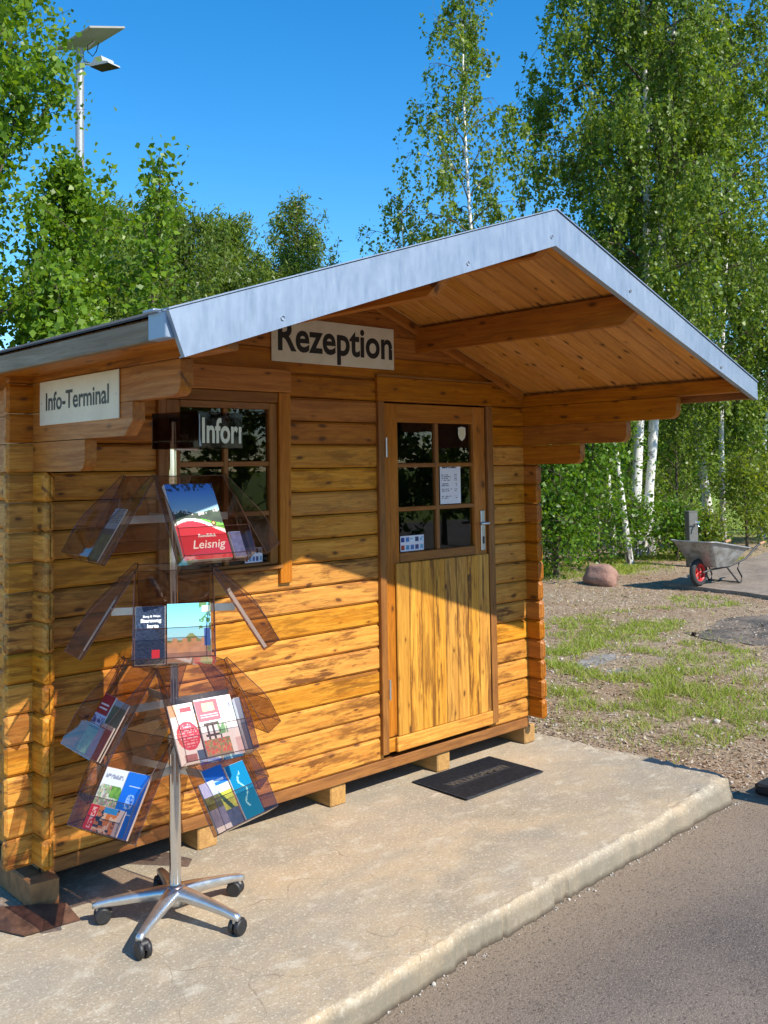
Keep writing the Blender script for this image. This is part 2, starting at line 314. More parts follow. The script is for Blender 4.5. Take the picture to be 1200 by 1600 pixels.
def soil():
    t = NT('dry soil and gravel'); oc = t.n('TexCoord').outputs['Object']
    a = t.noise(oc, .7, 5, .6); b = t.noise(oc, 11, 6, .7); c0 = t.noise(oc, 70, 4, .7); d = t.noise(oc, 26, 3, .7)
    c = t.mix(t.rng(b, .35, .65), (.25, .18, .115), (.46, .355, .235)); c = t.mix(t.rng(a, .45, .62, 0, .5), c, (.30, .17, .10)); c = t.mix(t.rng(d, .60, .70, 0, .8), c, (.56, .48, .38)); c = t.mix(t.rng(c0, .48, .34, 0, .8), c, (.07, .045, .03)); c = t.mix(t.rng(c0, .56, .70, 0, .6), c, (.58, .48, .36))
    gm = t.rng(t.noise(oc, .22, 3, .5), .42, .5, 0, .0); x = t.n('SeparateXYZ', {0: oc}); far = t.math('MAXIMUM', t.rng(x.outputs[0], 19, 23), t.rng(x.outputs[1], 11.5, 13)); c = t.mix(far, c, (.20, .27, .04))
    t.pbr(Base_Color=c, Roughness=.95, Specular=.2, Normal=t.bump(t.math('ADD', b, c0), .8, .02)); return t.m
M['soil'] = soil()
def simple_stone(name, a, b, sc):
    t = NT(name); oc = t.n('TexCoord').outputs['Object']; n1 = t.noise(oc, sc, 6, .65); n2 = t.noise(oc, sc*7, 4, .7)
    c = t.mix(t.rng(n1, .38, .62), a, b); c = t.mix(t.rng(n2, .55, .7, 0, .5), c, tuple(min(1, x*1.6) for x in a)); c = t.mix(t.rng(n2, .42, .3, 0, .6), c, tuple(x*.4 for x in b))
    t.pbr(Base_Color=c, Roughness=.85, Specular=.25, Normal=t.bump(t.math('ADD', n1, n2), .6, .02)); return t.m
M['boulder'] = simple_stone('red granite', (.36, .215, .165), (.24, .13, .10), 5)
M['pave'] = simple_stone('weathered paving', (.27, .22, .175), (.19, .155, .125), 2.2)
M['patch'] = simple_stone('dark asphalt patch', (.21, .17, .135), (.07, .064, .058), 3.2)
M['gravel'] = simple_stone('grey gravel', (.30, .28, .26), (.19, .18, .165), 6)
def mat_m():
    t = NT('ribbed rubber mat'); oc = t.n('TexCoord').outputs['Object']; a = t.noise(oc, 60, 4, .6)
    t.pbr(Base_Color=t.mix(t.rng(a, .4, .7), (.017, .020, .027), (.040, .043, .050)), Roughness=.68, Specular=.3, Normal=t.bump(a, .3, .002)); return t.m
M['mat'] = mat_m()
def solar_m():
    t = NT('solar panel back'); oc = t.n('TexCoord').outputs['Object']; a = t.noise(oc, 4, 3)
    t.pbr(Base_Color=t.mix(a, (.27, .26, .23), (.33, .32, .28)), Roughness=.6); return t.m
M['solar'] = solar_m()
# ------------------------------------------------------------------ ground, asphalt, slab
def grid_mesh(name, xs, ys, zf, mat, **tags):
    X, Y = np.meshgrid(xs, ys); Z = zf(X, Y); V = np.stack([X, Y, Z], -1).reshape(-1, 3); nx, ny = len(xs), len(ys)
    i, j = np.meshgrid(np.arange(nx-1), np.arange(ny-1)); a = (j*nx+i).ravel(); Fq = np.stack([a, a+1, a+nx+1, a+nx], -1)
    return quadmesh(name, V, Fq, mat, smooth=True, **tags)
def zground(X, Y): 
    near = np.clip((X-4.8)/1.2, 0, 1)*np.clip((Y-2.6)/1., 0, 1)
    return -.108+near*((fbm(X*1.3, Y*1.3, 3)-.45)*.035+(fbm(X*6, Y*6, 9)-.5)*.012)-.002
xs = np.concatenate([np.linspace(-600, -20, 8), np.linspace(-12, 4, 12), np.linspace(4.4, 17, 230), np.linspace(18, 30, 12), np.linspace(40, 900, 10)])
ys = np.concatenate([np.linspace(-600, -10, 8), np.linspace(-6, 2, 8), np.linspace(2.3, 12, 180), np.linspace(13, 30, 10), np.linspace(45, 900, 10)])
grid_mesh('ground', xs, ys, zground, M['soil'], kind='structure')
def edge_y(X): # front foot of the slab
    return np.interp(X, [-3, 1., 2.04, 3.17, 4.7, 6], [2.16, 2.24, 2.31, 2.39, 2.44, 2.44])
a = MB(); ex = [-14]+list(np.linspace(-3, 4.9, 60))+[30]
vs = []; 
for x in ex: vs += [(x, -14, -.104), (x, 1.0, -.104), (x, 2.0, -.104), (x, float(edge_y(np.array(min(x, 6))))+.10+ (0.03*math.sin(x*5) if x > 4.8 else 0), -.104)]
a.add(vs, [[i*4+k, (i+1)*4+k, (i+1)*4+k+1, i*4+k+1] for i in range(len(ex)-1) for k in range(3)])
a.build('asphalt_yard', M['asphalt'], kind='structure')
XR = 4.76
def zslab(X, Y):
    wav = (fbm(X*2.2, Y*2.2, 21)-.5)*.05; jag = (fbm(X*22, Y*9, 5)-.5)*.03+(vnoise(X*7, Y*3, 91) > .80)*(fbm(X*40, Y*40, 92)-.2)*-.035
    df = Y-edge_y(X)+wav*.6+jag; dr = XR-X+wav*.8+jag*.6+.02*np.sin(Y*3)
    rf = np.interp(X, [1, 3, 4.1, 4.7], [.016, .022, .05, .11])
    cr = .16; qx = np.clip(cr-dr, 0, None); qy = np.clip(cr*1.0-df, 0, None); d = np.where((dr < cr) & (df < cr), cr-np.hypot(qx, qy), np.minimum(df, dr))
    t = np.clip(d/np.where(df < dr, rf, .035), 0, 1)
    z = -.125+.125*np.clip(1-(1-t)**2.2, 0, 1)**.75-.012*np.clip(fbm(X*30, Y*30, 71)-.5, 0, 1)*4*np.clip(1.6-d/np.maximum(rf, .03), 0, 1); z = np.where(d < 0, -.2, z)
    z += (fbm(X*2.5, Y*2.5, 33)-.5)*.008+(fbm(X*14, Y*14, 36)-.5)*.004*np.clip(1+3*(t < 1), 1, 4)
    return z
xs = np.concatenate([np.linspace(-3, .9, 30), np.linspace(1, 4.5, 300), np.linspace(4.51, 4.84, 45)])
ys = np.concatenate([np.linspace(2.05, 2.8, 120), np.linspace(2.81, 3.7, 60), np.linspace(3.8, 6.6, 12)])
grid_mesh('concrete_slab', xs, ys, zslab, M['concrete'], kind='structure')
# joints debris, pavement by the barrow, patches
def blob(name, pts, z, mat, n=5, th=.03, jit=.06, **tags):
    P = []; k = len(pts)
    for i in range(k):
        p, q = np.array(pts[i]), np.array(pts[(i+1) % k])
        for t in range(n): P.append(p+(q-p)*t/n+rng.normal(0, jit, 2)*(1 if t else .4))
    m = MB(); m.prism([tuple(p) for p in P], 'z', z-th, z); return m.build(name, mat, **tags)
blob('pavement', [(12.15, 7.3), (11.75, 5.5), (12.2, 3.5), (22, 5.0), (21, 8.9), (16.6, 8.1)], -.055, M['pave'], 8, .08, .05, kind='structure')
blob('asphalt_patch', [(9.0, 5.2), (8.7, 4.6), (9.2, 3.9), (10.5, 3.7), (11.6, 4.0), (11.2, 4.9), (10.2, 5.3)], -.1065, M['patch'], 6, .05, .07, kind='structure')
P = [(7.25+.42*math.cos(t)*1.1, 4.8+.36*math.sin(t)) for t in np.linspace(0, 6.28, 18)[:-1]]
blob('gravel_patch', P, -.105, M['gravel'], 3, .05, .02, kind='structure')
# ------------------------------------------------------------------ cabin
YW = 3.6
PK = (3.02, 2.605); RL = (1.33, 2.043); RR = (4.635, 2.015)
def ztop(x): return PK[1]-(PK[0]-x)*(PK[1]-RL[1])/(PK[0]-RL[0]) if x < PK[0] else PK[1]-(x-PK[0])*(PK[1]-RR[1])/(RR[0]-PK[0])
def zund(x): return ztop(x)-.024
cabin = thing('wooden_cabin', (3.02, 4.7, 0), 'stained log cabin with overhanging gable roof standing on the concrete slab', 'cabin')
def course(k): return .157+.1125*k
def segs(z):
    s = [(1.43, 4.625)]
    def cut(s, a, b):
        o = []
        for p, q in s:
            if b <= p or a >= q: o.append((p, q)); continue
            if a > p: o.append((p, a))
            if b < q: o.append((b, q))
        return o
    if z < 1.95: s = cut(s, 3.335, 4.145)
    if 1.16 < z < 1.95: s = cut(s, 2.10, 2.70)
    return s
w = MB()
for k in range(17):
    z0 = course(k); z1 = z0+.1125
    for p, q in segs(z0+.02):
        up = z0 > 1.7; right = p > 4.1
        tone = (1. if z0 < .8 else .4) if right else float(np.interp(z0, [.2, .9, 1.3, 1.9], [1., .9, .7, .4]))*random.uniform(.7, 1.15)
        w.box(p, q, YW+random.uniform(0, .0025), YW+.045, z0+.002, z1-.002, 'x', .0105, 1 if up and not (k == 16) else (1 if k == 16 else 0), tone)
for k in range(4):
    z0 = 2.07+k*.1125; z1 = min(z0+.1125, 2.575)
    xl = lambda z: PK[0]-(PK[1]-.024-z)*(PK[0]-RL[0])/(PK[1]-RL[1]); xr = lambda z: PK[0]+(PK[1]-.024-z)*(RR[0]-PK[0])/(PK[1]-RR[1])
    w.prism([(xl(z0)+.004, z0+.0025), (xr(z0)-.004, z0+.0025), (xr(z1)-.004, z1-.0025), (xl(z1)+.004, z1-.0025)], 'y', YW+.004, YW+.045, 1, .2, grain='x')
    w.box(xl(z0)+.02, xr(z0)-.02, YW+.006, YW+.04, z0-.0025, z0+.0025, mat=2)
w.build('front_wall', [M['log'], M['logred'], M['trim']], cabin)
b = MB(); b.box(1.585, 4.478, YW+.004, YW+.05, .104, .156, 'x', .003, 0, .5); b.build('base_beam', M['trim'], cabin)
def side_wall(x0, x1, fr, outer):
    m = MB()
    for k in range(17):
        z0 = course(k)+.003; z1 = z0+.1105
        if k == 16: z1 = min(z1, zund(x0), zund(x1))-.002
        yf = fr.get(k, 3.5+random.uniform(-.004, .004))
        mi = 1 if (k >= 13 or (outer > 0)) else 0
        if k in fr and k < 16:
            R = .045; poly = [(YW+2.35, z0+.001), (YW+2.35, z1), (yf, z1), (yf, z0+R)]+[(yf+R-R*math.cos(t), z0+R-R*math.sin(t)) for t in (.4, .8, 1.2, 1.57)]
            if outer < 0 and k == 14: poly = [(YW+2.35, z0+.001), (YW+2.35, z1), (yf, z1), (yf, z0+.05), (yf+.055, z0+.001)]
            m.prism(poly, 'x', x0, x1, mi, .3, grain='y')
        else: m.box(x0, x1, yf, YW+2.35, z0, z1, 'y', .012 if k < 13 else .004, mi, .55 if outer < 0 else .35)
    return m.build('side_wall', [M['log'], M['logred']], cabin)
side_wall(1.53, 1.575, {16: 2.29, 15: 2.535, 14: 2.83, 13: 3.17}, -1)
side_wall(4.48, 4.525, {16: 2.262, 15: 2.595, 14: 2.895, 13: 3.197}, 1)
m = MB()
for k in range(21):
    z0 = course(k); hw = 1.545 if k < 17 else max(.02, (2.57-z0-.11)/.35)
    if z0 < 2.5: m.box(3.02-hw, 3.02+hw, YW+2.25, YW+2.295, z0+.001, z0+.111, 'x', .005, 0, .5)
m.build('back_wall', M['log'], cabin)
m = MB(); m.box(1.58, 4.475, YW+.06, YW+2.24, .11, .14, 'x'); m.box(1.58, 1.59, YW+.05, YW+2.24, .15, 2.0, 'y', mat=1); m.box(4.465, 4.475, YW+.05, YW+2.24, .15, 2.0, 'y', mat=1); m.box(1.6, 4.46, YW+2.2, YW+2.24, .15, 2.0, mat=1)  # near-black wall liners put the gloom of the unlit room into colour
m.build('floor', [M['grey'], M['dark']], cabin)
sk = [1.52, 2.262, 2.995, 3.73, 4.46]
for i, x in enumerate(sk):
    m = MB(); m.box(x, x+.098, YW+.022, YW+2.3, .001, .103, 'y', .006, 0, .2); m.build('skid', M['skid'] if i else M['foot'], cabin)
# roof: boards run down the slope
roof = MB()
yb = 2.262
while yb < 6.1:
    wd = .094
    for s, e in ((-1, RL), (1, RR)):
        L = math.hypot(e[0]-PK[0], e[1]-PK[1])-.012; o = Vector((PK[0], 0, PK[1])); d = Vector((e[0]-PK[0], 0, e[1]-PK[1])).normalized()
        mt = frame((o.x, 0, o.z), d, (0, 1, 0))  # local x down slope, y along world y, z = x cross y
        zz = (-.022, -.004) if (mt @ Vector((0, 0, 1))-mt @ Vector((0, 0, 0))).z > 0 else (.004, .022)
        roof.box(.012, L, yb, yb+wd-.005, zz[0], zz[1], 'x', .005, 0, .25, mt)
    yb += wd
roof.build('roof_boards', M['ceil'], cabin)
m = MB()
m.prism([(RL[0]-.01, RL[1]-.002), PK, (RR[0]+.01, RR[1]-.004), (RR[0]+.01, RR[1]+.002), (PK[0], PK[1]+.007), (RL[0]-.01, RL[1]+.004)], 'y', 2.256, 6.12)
m.build('roof_covering', M['bitumen'], cabin)
m = MB()
FL = [(1.315, 2.045), PK, (3.012, 2.465), (1.363, 1.922)]; FR = [(3.0205, 2.605), (4.642, 2.012), (4.642, 1.925), (3.0125, 2.465)]
m.prism(FL, 'y', 2.236, 2.2535); m.prism(FR, 'y', 2.2375, 2.2545)
m.prism([(1.363, 1.922), (3.012, 2.465), (3.012, 2.468), (1.363, 1.925)], 'y', 2.254, 2.264); m.prism([(4.642, 1.925), (3.0125, 2.465), (3.0125, 2.468), (4.642, 1.928)], 'y', 2.2545, 2.264)
m.prism([(1.313, 2.047), (3.02, 2.609), (4.645, 2.014), (4.645, 2.018), (3.02, 2.613), (1.313, 2.051)], 'y', 2.232, 2.275)
fa = m.build('fascia', M['galv'], cabin)
for sx, sz in ((1.69, 1.5), (2.50, 1.5), (2.985, 2.495), (3.52, 1.5), (4.28, 1.5)):
    zz = 2.495 if sz > 2 else ztop(sx)-.075-(.03 if sx < 3 else .0)
    m = MB(); m.lathe([(0, -.006), (.005, -.005), (.007, 0), (.007, .002)], 10, mtx=frame((sx, 2.2345, zz), (1, 0, 0), (0, 0, -1)) @ Matrix.Rotation(math.pi, 4, 'X')); m.build('screw', M['steel'], fa)
m = MB(); m.box(1.322, 1.346, 2.35, 6.1, 1.972, 2.034, 'y', .003, 0, .4); m.build('eave_board', M['grey'], cabin)
m = MB(); m.box(1.316, 1.350, 2.2555, 2.348, 1.973, 2.047, 'y', .003); m.box(1.30, 1.36, 2.29, 2.35, 2.045, 2.055, 'y'); m.build('fascia_return', M['galv'], cabin)
m = MB(); m.box(4.618, 4.636, 2.256, 6.1, 1.93, 1.99, 'y', .003, 0, .4); m.build('eave_board', M['trim'], cabin)
m = MB(); m.box(1.348, 1.53, 2.27, 6.05, 1.985, 1.999, 'y', .002, 0, .2); m.build('soffit', M['logred'], cabin)
for x, zb in ((2.395, 2.215), (3.0, 2.438), (3.602, 2.222)):
    zt = min(zund(x), zund(x+.043))-.001
    m = MB(); m.prism([(YW+2.3, zb), (YW+2.3, zt), (2.258, zt), (2.258, zb+.055), (2.335, zb)], 'x', x, x+.043, 0, .3, grain='y'); m.build('purlin', M['logred'], cabin)
m = MB()
for e in (RL, RR):
    d = Vector((e[0]-PK[0], 0, e[1]-PK[1])); L = d.length-.17; d.normalize(); mt = frame((PK[0], 0, PK[1]-.024), d, (0, 1, 0)); up = (mt.to_3x3() @ Vector((0, 0, 1))).z
    z = (-.052, -.002) if up > 0 else (.002, .052); m.box(.03, L, YW-.022, YW+.003, z[0], z[1], 'x', .003, 0, .3, mt)
m.build('gable_trim', M['logred'], cabin)
# ---- door
dm = MB()
dm.box(3.305, 3.347, YW-.02, YW+.05, .187, 1.957, 'z', .003, 0, .5); dm.box(4.138, 4.187, YW-.02, YW+.05, .187, 1.957, 'z', .003, 0, .5)
dm.box(3.303, 4.19, YW-.02, YW+.01, 1.957, 2.082, 'x', .004, 1, .2); dm.box(3.348, 4.137, YW-.006, YW+.05, .188, .255, 'x', .003, 2, .4); dm.box(3.30, 4.20, YW-.022, YW-.0, 2.0825, 2.094, 'x', .002, 0, .4)
df = dm.build('door_frame', [M['trim'], M['logred'], M['log']], cabin)
dl = MB()
dl.box(3.356, 3.452, YW-.004, YW+.036, .262, 1.948, 'z', .003, 0, .3); dl.box(4.036, 4.132, YW-.004, YW+.036, .262, 1.948, 'z', .003, 0, .3)
dl.box(3.452, 4.036, YW-.002, YW+.034, 1.852, 1.948, 'x', .003, 0, .2); dl.box(3.452, 4.036, YW-.008, YW+.034, 1.128, 1.178, 'x', .004, 1, .3)
for i in range(8):
    x = 3.415+i*.0895; dl.box(x+.0008, x+.0887, YW-.018, YW-.004, .26, 1.127, 'z', .0035, 2, [.35, .8, .75, 1., .9, .7, .95, .8][i])
dl.box(3.452, 4.036, YW-.004, YW+.03, .262, 1.127, 'x', .002, 1)
dl.box(3.40, 4.135, YW-.024, YW-.003, .186, .259, 'x', .004, 3, .5)
door = dl.build('door', [M['logred'], M['trim'], M['panel'], M['log']], cabin)
mm = MB(); mm.box(3.735, 3.759, YW-.001, YW+.03, 1.178, 1.852, 'z', .003)
for z in (1.401, 1.628): mm.box(3.452, 3.735, YW, YW+.03, z-.011, z+.011, 'x', .003); mm.box(3.759, 4.036, YW, YW+.03, z-.011, z+.011, 'x', .003)
mm.build('muntin', M['trim'], door)
for a0, a1 in ((3.452, 3.735), (3.759, 4.036)):
    for z0, z1 in ((1.178, 1.39), (1.412, 1.617), (1.639, 1.852)):
        g = MB(); g.box(a0+.001, a1-.001, YW+.014, YW+.018, z0+.001, z1-.001, ch=.0005); g.build('pane', M['glass'], door)
h = MB(); h.box(4.080, 4.113, YW-.012, YW-.0045, 1.147, 1.371, 'z', .003); h.tube([(4.097, YW-.012, 1.30), (4.097, YW-.055, 1.30), (4.09, YW-.06, 1.30), (4.02, YW-.06, 1.30)], .008, 8); h.box(4.09, 4.104, YW-.0135, YW-.011, 1.185, 1.225, 'z', .001, 1)
h.build('handle', [M['alu'], M['black']], door)
for z in (.505, 1.72): h = MB(); h.tube([(3.350, YW-.026, z-.05), (3.350, YW-.026, z+.05)], .006, 8); h.build('hinge', M['steel'], door)
# ---- window
wf = MB()
wf.box(2.055, 2.093, YW-.02, YW+.04, 1.095, 1.972, 'z', .003, 0, .4); wf.box(2.682, 2.748, YW-.02, YW+.04, 1.095, 1.972, 'z', .003, 1, .2)
wf.box(2.05, 2.752, YW-.024, YW+.004, 1.974, 2.081, 'x', .004, 1, .2); wf.box(2.094, 2.681, YW-.012, YW+.04, 1.925, 1.972, 'x', .003, 0, .3)
wf.box(2.094, 2.685, YW-.034, YW+.02, 1.165, 1.182, 'x', .003, 0, .3)
win = wf.build('window', [M['trim'], M['logred']], cabin)
sf = MB(); sf.box(2.097, 2.168, YW-.006, YW+.03, 1.184, 1.923, 'z', .004, 0, .2); sf.box(2.635, 2.679, YW-.006, YW+.03, 1.184, 1.923, 'z', .004, 0, .2); sf.box(2.168, 2.635, YW-.006, YW+.03, 1.893, 1.923, 'x', .003, 0, .2); sf.box(2.168, 2.635, YW-.006, YW+.03, 1.184, 1.197, 'x', .003)
sf.box(2.390, 2.414, YW-.001, YW+.026, 1.197, 1.893, 'z', .003)
for z in (1.420, 1.645): sf.box(2.168, 2.39, YW, YW+.025, z-.011, z+.011, 'x', .003); sf.box(2.414, 2.635, YW, YW+.025, z-.011, z+.011, 'x', .003)
sf.build('window_sash', M['trim'], win)
for a0, a1 in ((2.168, 2.39), (2.414, 2.635)):
    for z0, z1 in ((1.197, 1.409), (1.431, 1.634), (1.656, 1.893)): g = MB(); g.box(a0+.001, a1-.001, YW+.012, YW+.016, z0+.001, z1-.001, ch=.0005); g.build('pane', M['glass'], win)
# ------------------------------------------------------------------ signs and notices
def sign(name, o, xd, yd, w, h, txt, size, bold, tx, ty, xs, label, cat='sign', th=.004, col=None, hole=True):
    mt = frame(o, xd, yd); m = MB(); m.box(0, w, 0, h, 0, th, 'x', .001, 0, mtx=mt)
    vs, fs, tw = text_geo(txt, size, bold, 0, xs); m.add([(v[0]+tx, v[1]+ty, th+.0008) for v in vs], fs, 1, mtx=mt)
    if hole:
        for px, py in ((.018, h/2), (w-.018, h/2)): m.lathe([(0, .0015), (.0035, .001), (.004, 0)], 8, 2, mtx=mt @ T((px, py, th)))
    return m.build(name, [M['sign'], M['letters'], M['steel']], label=label, category=cat)
sign('reception_sign', (2.652, YW-.001, 2.12), (1, 0, 0.0), (0, 0, 1), .782, .212, 'Rezeption', .205, .0048, .036, .056, .895, 'cream board reading Rezeption under the roof peak above door and window')
sign('terminal_sign', (1.5285, 3.53, 1.795), (0, -1, 0), (0, 0, 1), .618, .163, 'Info-Terminal', .092, .0016, .055, .055, 1.0, 'small cream board reading Info-Terminal on the left side of the cabin', th=.004)
def paper(name, x0, x1, z0, z1, y, paint, nx, ny, label, cat='notice'):
    m = MB(); m.pic(x1-x0, z1-z0, nx, ny, paint, mtx=frame((x0, y, z0), (1, 0, 0), (0, 0, 1))); m.box(x0+.0005, x1-.0005, y+.0003, y+.0008, z0+.0005, z1-.0005, ch=.0001); return m.build(name, M['print'], label=label, category=cat)
def stackc(*a): return np.stack(a, -1).astype(float)
def fill(C, mask, col): C[mask] = col
def price(u, v):
    C = np.full(u.shape+(3,), 225.); C[..., 2] = 235; L = (np.floor(v*44) % 2 == 0) & (u > .08)
    r = vnoise(u*30, np.floor(v*44), 4)
    body = L & (((u < .38+.2*vnoise(v*0+3, np.floor(v*44), 8)) & (v < .88)) | ((u > .70) & (u < .82) & (v < .8))) & (v > .05) & (vnoise(u*0, np.floor(v*44), 12) > .35)
    C[body & (r > .3)] = (95, 100, 125); C[(v > .91) & (v < .95) & (u > .1) & (u < .8) & (r > .25)] = (60, 60, 80); return C
paper('price_list', 3.772, 3.935, 1.416, 1.628, YW+.006, price, 40, 88, 'white printed price list taped in the right door pane beside the handle side')
def cards(u, v):
    C = np.full(u.shape+(3,), 215.); C[..., 2] = 228; i = np.floor(u*5); j = np.floor(v*2); fu = u*5-i; fv = v*2-j
    m = (fu > .12) & (fu < .86) & (fv > .15) & (fv < .85); pal = np.array([(150, 60, 50), (90, 150, 190), (70, 110, 170), (60, 70, 120), (120, 170, 200), (40, 60, 130), (70, 120, 180), (180, 200, 215), (50, 70, 110), (160, 195, 220)], float)
    k = (i+5*j).astype(int) % 10; q = pal[k]; q = q*(.7+.6*vnoise(u*30, v*16, 6))[..., None]; return np.where(m[..., None], q, C)
paper('card_notice', 3.468, 3.640, 1.182, 1.262, YW+.006, cards, 40, 20, 'small white card notice with ten tiny pictures in the lower left door pane')
paper('card_notice', 2.500, 2.597, 1.200, 1.268, YW+.005, cards, 30, 20, 'small white card notice with tiny pictures in the lower right corner of the window')
m = MB(); sh = [(-.034, .04), (0, .046), (.034, .04), (.036, .0), (.026, -.025), (0, -.042), (-.026, -.025), (-.036, 0)]
m.prism([(3.952+p[0]*.85, 1.795+p[1]*.9) for p in sh], 'y', YW+.0045, YW+.0055, 0); m.prism([(3.952+p[0]*.6, 1.795+p[1]*.65) for p in sh], 'y', YW+.0038, YW+.0045, 1)
m.build('shield_sticker', [M['sign'], plain('pale yellow', (.68, .62, .40), .5)], label='pale shield shaped sticker in the top right door pane', category='sticker')
# ------------------------------------------------------------------ doormat
m = MB(); m.box(3.52, 4.12, 3.225, 3.605, .004, .010, 'x', .002)
for i in range(58):
    x = 3.53+i*.0102; m.box(x, x+.005, 3.235, 3.385, .010, .0125, 'y', .001); m.box(x, x+.005, 3.455, 3.595, .010, .0125, 'y', .001)
    if i < 7 or i > 50: m.box(x, x+.005, 3.385, 3.455, .010, .0125, 'y', .001)
vs, fs, tw = text_geo('WILLKOMMEN', .062, .002); m.add([(3.60+v[0]*.44/tw, 3.397+v[1], .0128) for v in vs], fs, 1)
m.build('doormat', [M['mat'], plain('worn mat lettering', (.075, .066, .052), .8)], label='black ribbed rubber doormat with raised welcome lettering on the slab before the door', category='doormat')
# ------------------------------------------------------------------ brochure stand
SC = Vector((1.87, 3.15, 0)); CD = Vector((-SC.x, -SC.y, 0)).normalized(); RD = Vector((0, 0, 1)).cross(CD).normalized()
stand = thing('brochure_stand', SC, 'tall revolving chrome stand with smoked brown brochure holders on five casters', 'brochure stand')
m = MB(); m.tube([SC+Vector((0, 0, .07)), SC+Vector((0, 0, .63))], .021, 20); m.tube([SC+Vector((0, 0, .63)), SC+Vector((-.005, 0, 1.80))], .0155, 16)
m.build('pole', M['chrome'], stand)
for z in (.645, .605): m = MB(); m.tube([SC+Vector((0, 0, z-.012)), SC+Vector((0, 0, z+.012))], .026, 16); m.build('collar', M['steel'], stand)
m = MB(); p = SC+Vector((0, 0, .61)); m.tube([p+RD*.02, p+RD*.045], .004, 8); m.tube([p+RD*.045, p+RD*.062], .011, 10); m.build('knob', M['black'], stand)
hub = MB(); hub.lathe([(0, .125), (.03, .125), (.036, .115), (.042, .085), (.042, .06), (0, .06)], 20, mtx=T(SC)); hub.build('hub', M['alu'], stand)
for i, an in enumerate((-145, -73, -1, 71, 143)):
    t = math.radians(an); d = Vector((math.cos(t), math.sin(t), 0)); s = Vector((-d.y, d.x, 0))
    L = MB(); prof = [(.02, .098, .030, .030), (.07, .094, .026, .028), (.15, .086, .020, .024), (.23, .076, .0155, .020), (.275, .068, .014, .018), (.292, .064, .012, .012)]
    vs = []; n = 12
    for r, z, hw, hh in prof:
        for j in range(n):
            q = 2*math.pi*j/n; cx = math.copysign(abs(math.cos(q))**.75, math.cos(q)); sz = math.copysign(abs(math.sin(q))**.75, math.sin(q)); vs.append(SC+d*r+s*(hw*cx)+Vector((0, 0, z+hh*sz*.8)))
    fs = [[k*n+j, k*n+(j+1) % n, (k+1)*n+(j+1) % n, (k+1)*n+j] for k in range(len(prof)-1) for j in range(n)]+[[(len(prof)-1)*n+j for j in range(n)]]
    L.add(vs, fs, smooth=True); leg = L.build('leg', M['alu'], stand)
    w_ = MB(); e = SC+d*.272; ca = math.radians(an+50+i*37); cd = Vector((math.cos(ca), math.sin(ca), 0)); cs = Vector((-cd.y, cd.x, 0)); c = e+cd*.014+Vector((0, 0, .0295))
    w_.tube([e+Vector((0, 0, .045)), e+Vector((0, 0, .07))], .009, 8, 1)
    for sg in (-1, 1):
        a0 = c+cs*sg*.004; w_.tube([a0, a0+cs*sg*.003, a0+cs*sg*.016, a0+cs*sg*.019], [.024, .0285, .0285, .024], 20)
    w_.tube([c-cs*.012+Vector((0, 0, .014)), c+cs*.012+Vector((0, 0, .014))], .020, 12); w_.tube([c+Vector((0, 0, .022)), c+cd*.032+Vector((0, 0, .012))], .006, 6)
    w_.build('caster', [M['black'], M['steel']], leg)
def pocket_frame(zt, az, r0=.13, tilt=32):
    a = math.radians(az); o = CD*math.cos(a)+RD*math.sin(a); w = Vector((0, 0, 1)).cross(o).normalized()
    t = math.radians(tilt); sdir = o*math.sin(t)-Vector((0, 0, 1))*math.cos(t)
    # local x = viewer's right, y = UP the slope, z = out of the plate. origin = bottom centre of the back plate
    top = SC+o*r0+Vector((0, 0, zt)); org = top+sdir*.35
    return frame(org, w, -sdir), o
SPR = [(0, .35), (.014, .35), (.036, .26), (.064, .15), (.070, .10), (.064, .0), (0, 0)]
def pocket(zt, az, wd=.27, tilt=32, full=True):
    mt, o = pocket_frame(zt, az, .13, tilt); m = MB(); h = wd/2; th = .0028
    m.box(-h, h, 0, .35, -th, 0, 'x', .0008, mtx=mt); m.box(-h, h, -th, .105, .064, .064+th, 'x', .0008, mtx=mt); m.box(-h, h, -th, -.0002, 0, .064, 'x', .0008, mtx=mt)
    for sx in (-h, h-th):
        vs = [(sx+e, y, z) for e in (0, th) for z, y in SPR]; n = len(SPR)
        m.add(vs, [list(range(n-1, -1, -1)), [n+i for i in range(n)]]+[[i, (i+1) % n, n+(i+1) % n, n+i] for i in range(n)], mtx=mt)
    E = 1.3e-3
    def edge(ps): m.tube([mt @ Vector(p) for p in ps], E, 4, 1, smooth=False)
    for sx in (-h, h):
        edge([(sx, y, z) for z, y in SPR]+[(sx, .35, 0)])
    edge([(-h, .35, 0), (h, .35, 0)]); edge([(-h, .105, .0655), (h, .105, .0655)]); edge([(-h, 0, .0655), (h, 0, .0655)]); edge([(-h, 0, 0), (h, 0, 0)])
    pk = m.build('brochure_holder', [M['acryl'], M['acryl_edge']], stand)
    b = MB(); p0 = SC+Vector((0, 0, zt-.155)); p1 = p0+o*(.13+.155*math.tan(math.radians(tilt))-.004); s = Vector((-o.y, o.x, 0))
    fm = frame(p0, o, s); b.box(.014, (p1-p0).length, -.0015, .0015, -.014, .014, 'x', .0006, mtx=fm); b.build('holder_arm', M['alu'], pk)
    return mt
TI = {1: 1.60, 2: 1.266, 3: .93, 4: .69}
PK_ = {}
for tier, az0 in ((1, 25), (2, 0), (3, 26), (4, 45)):
    for q in (0, 90, 180, 270): PK_[(tier, q)] = pocket(TI[tier], az0+q)
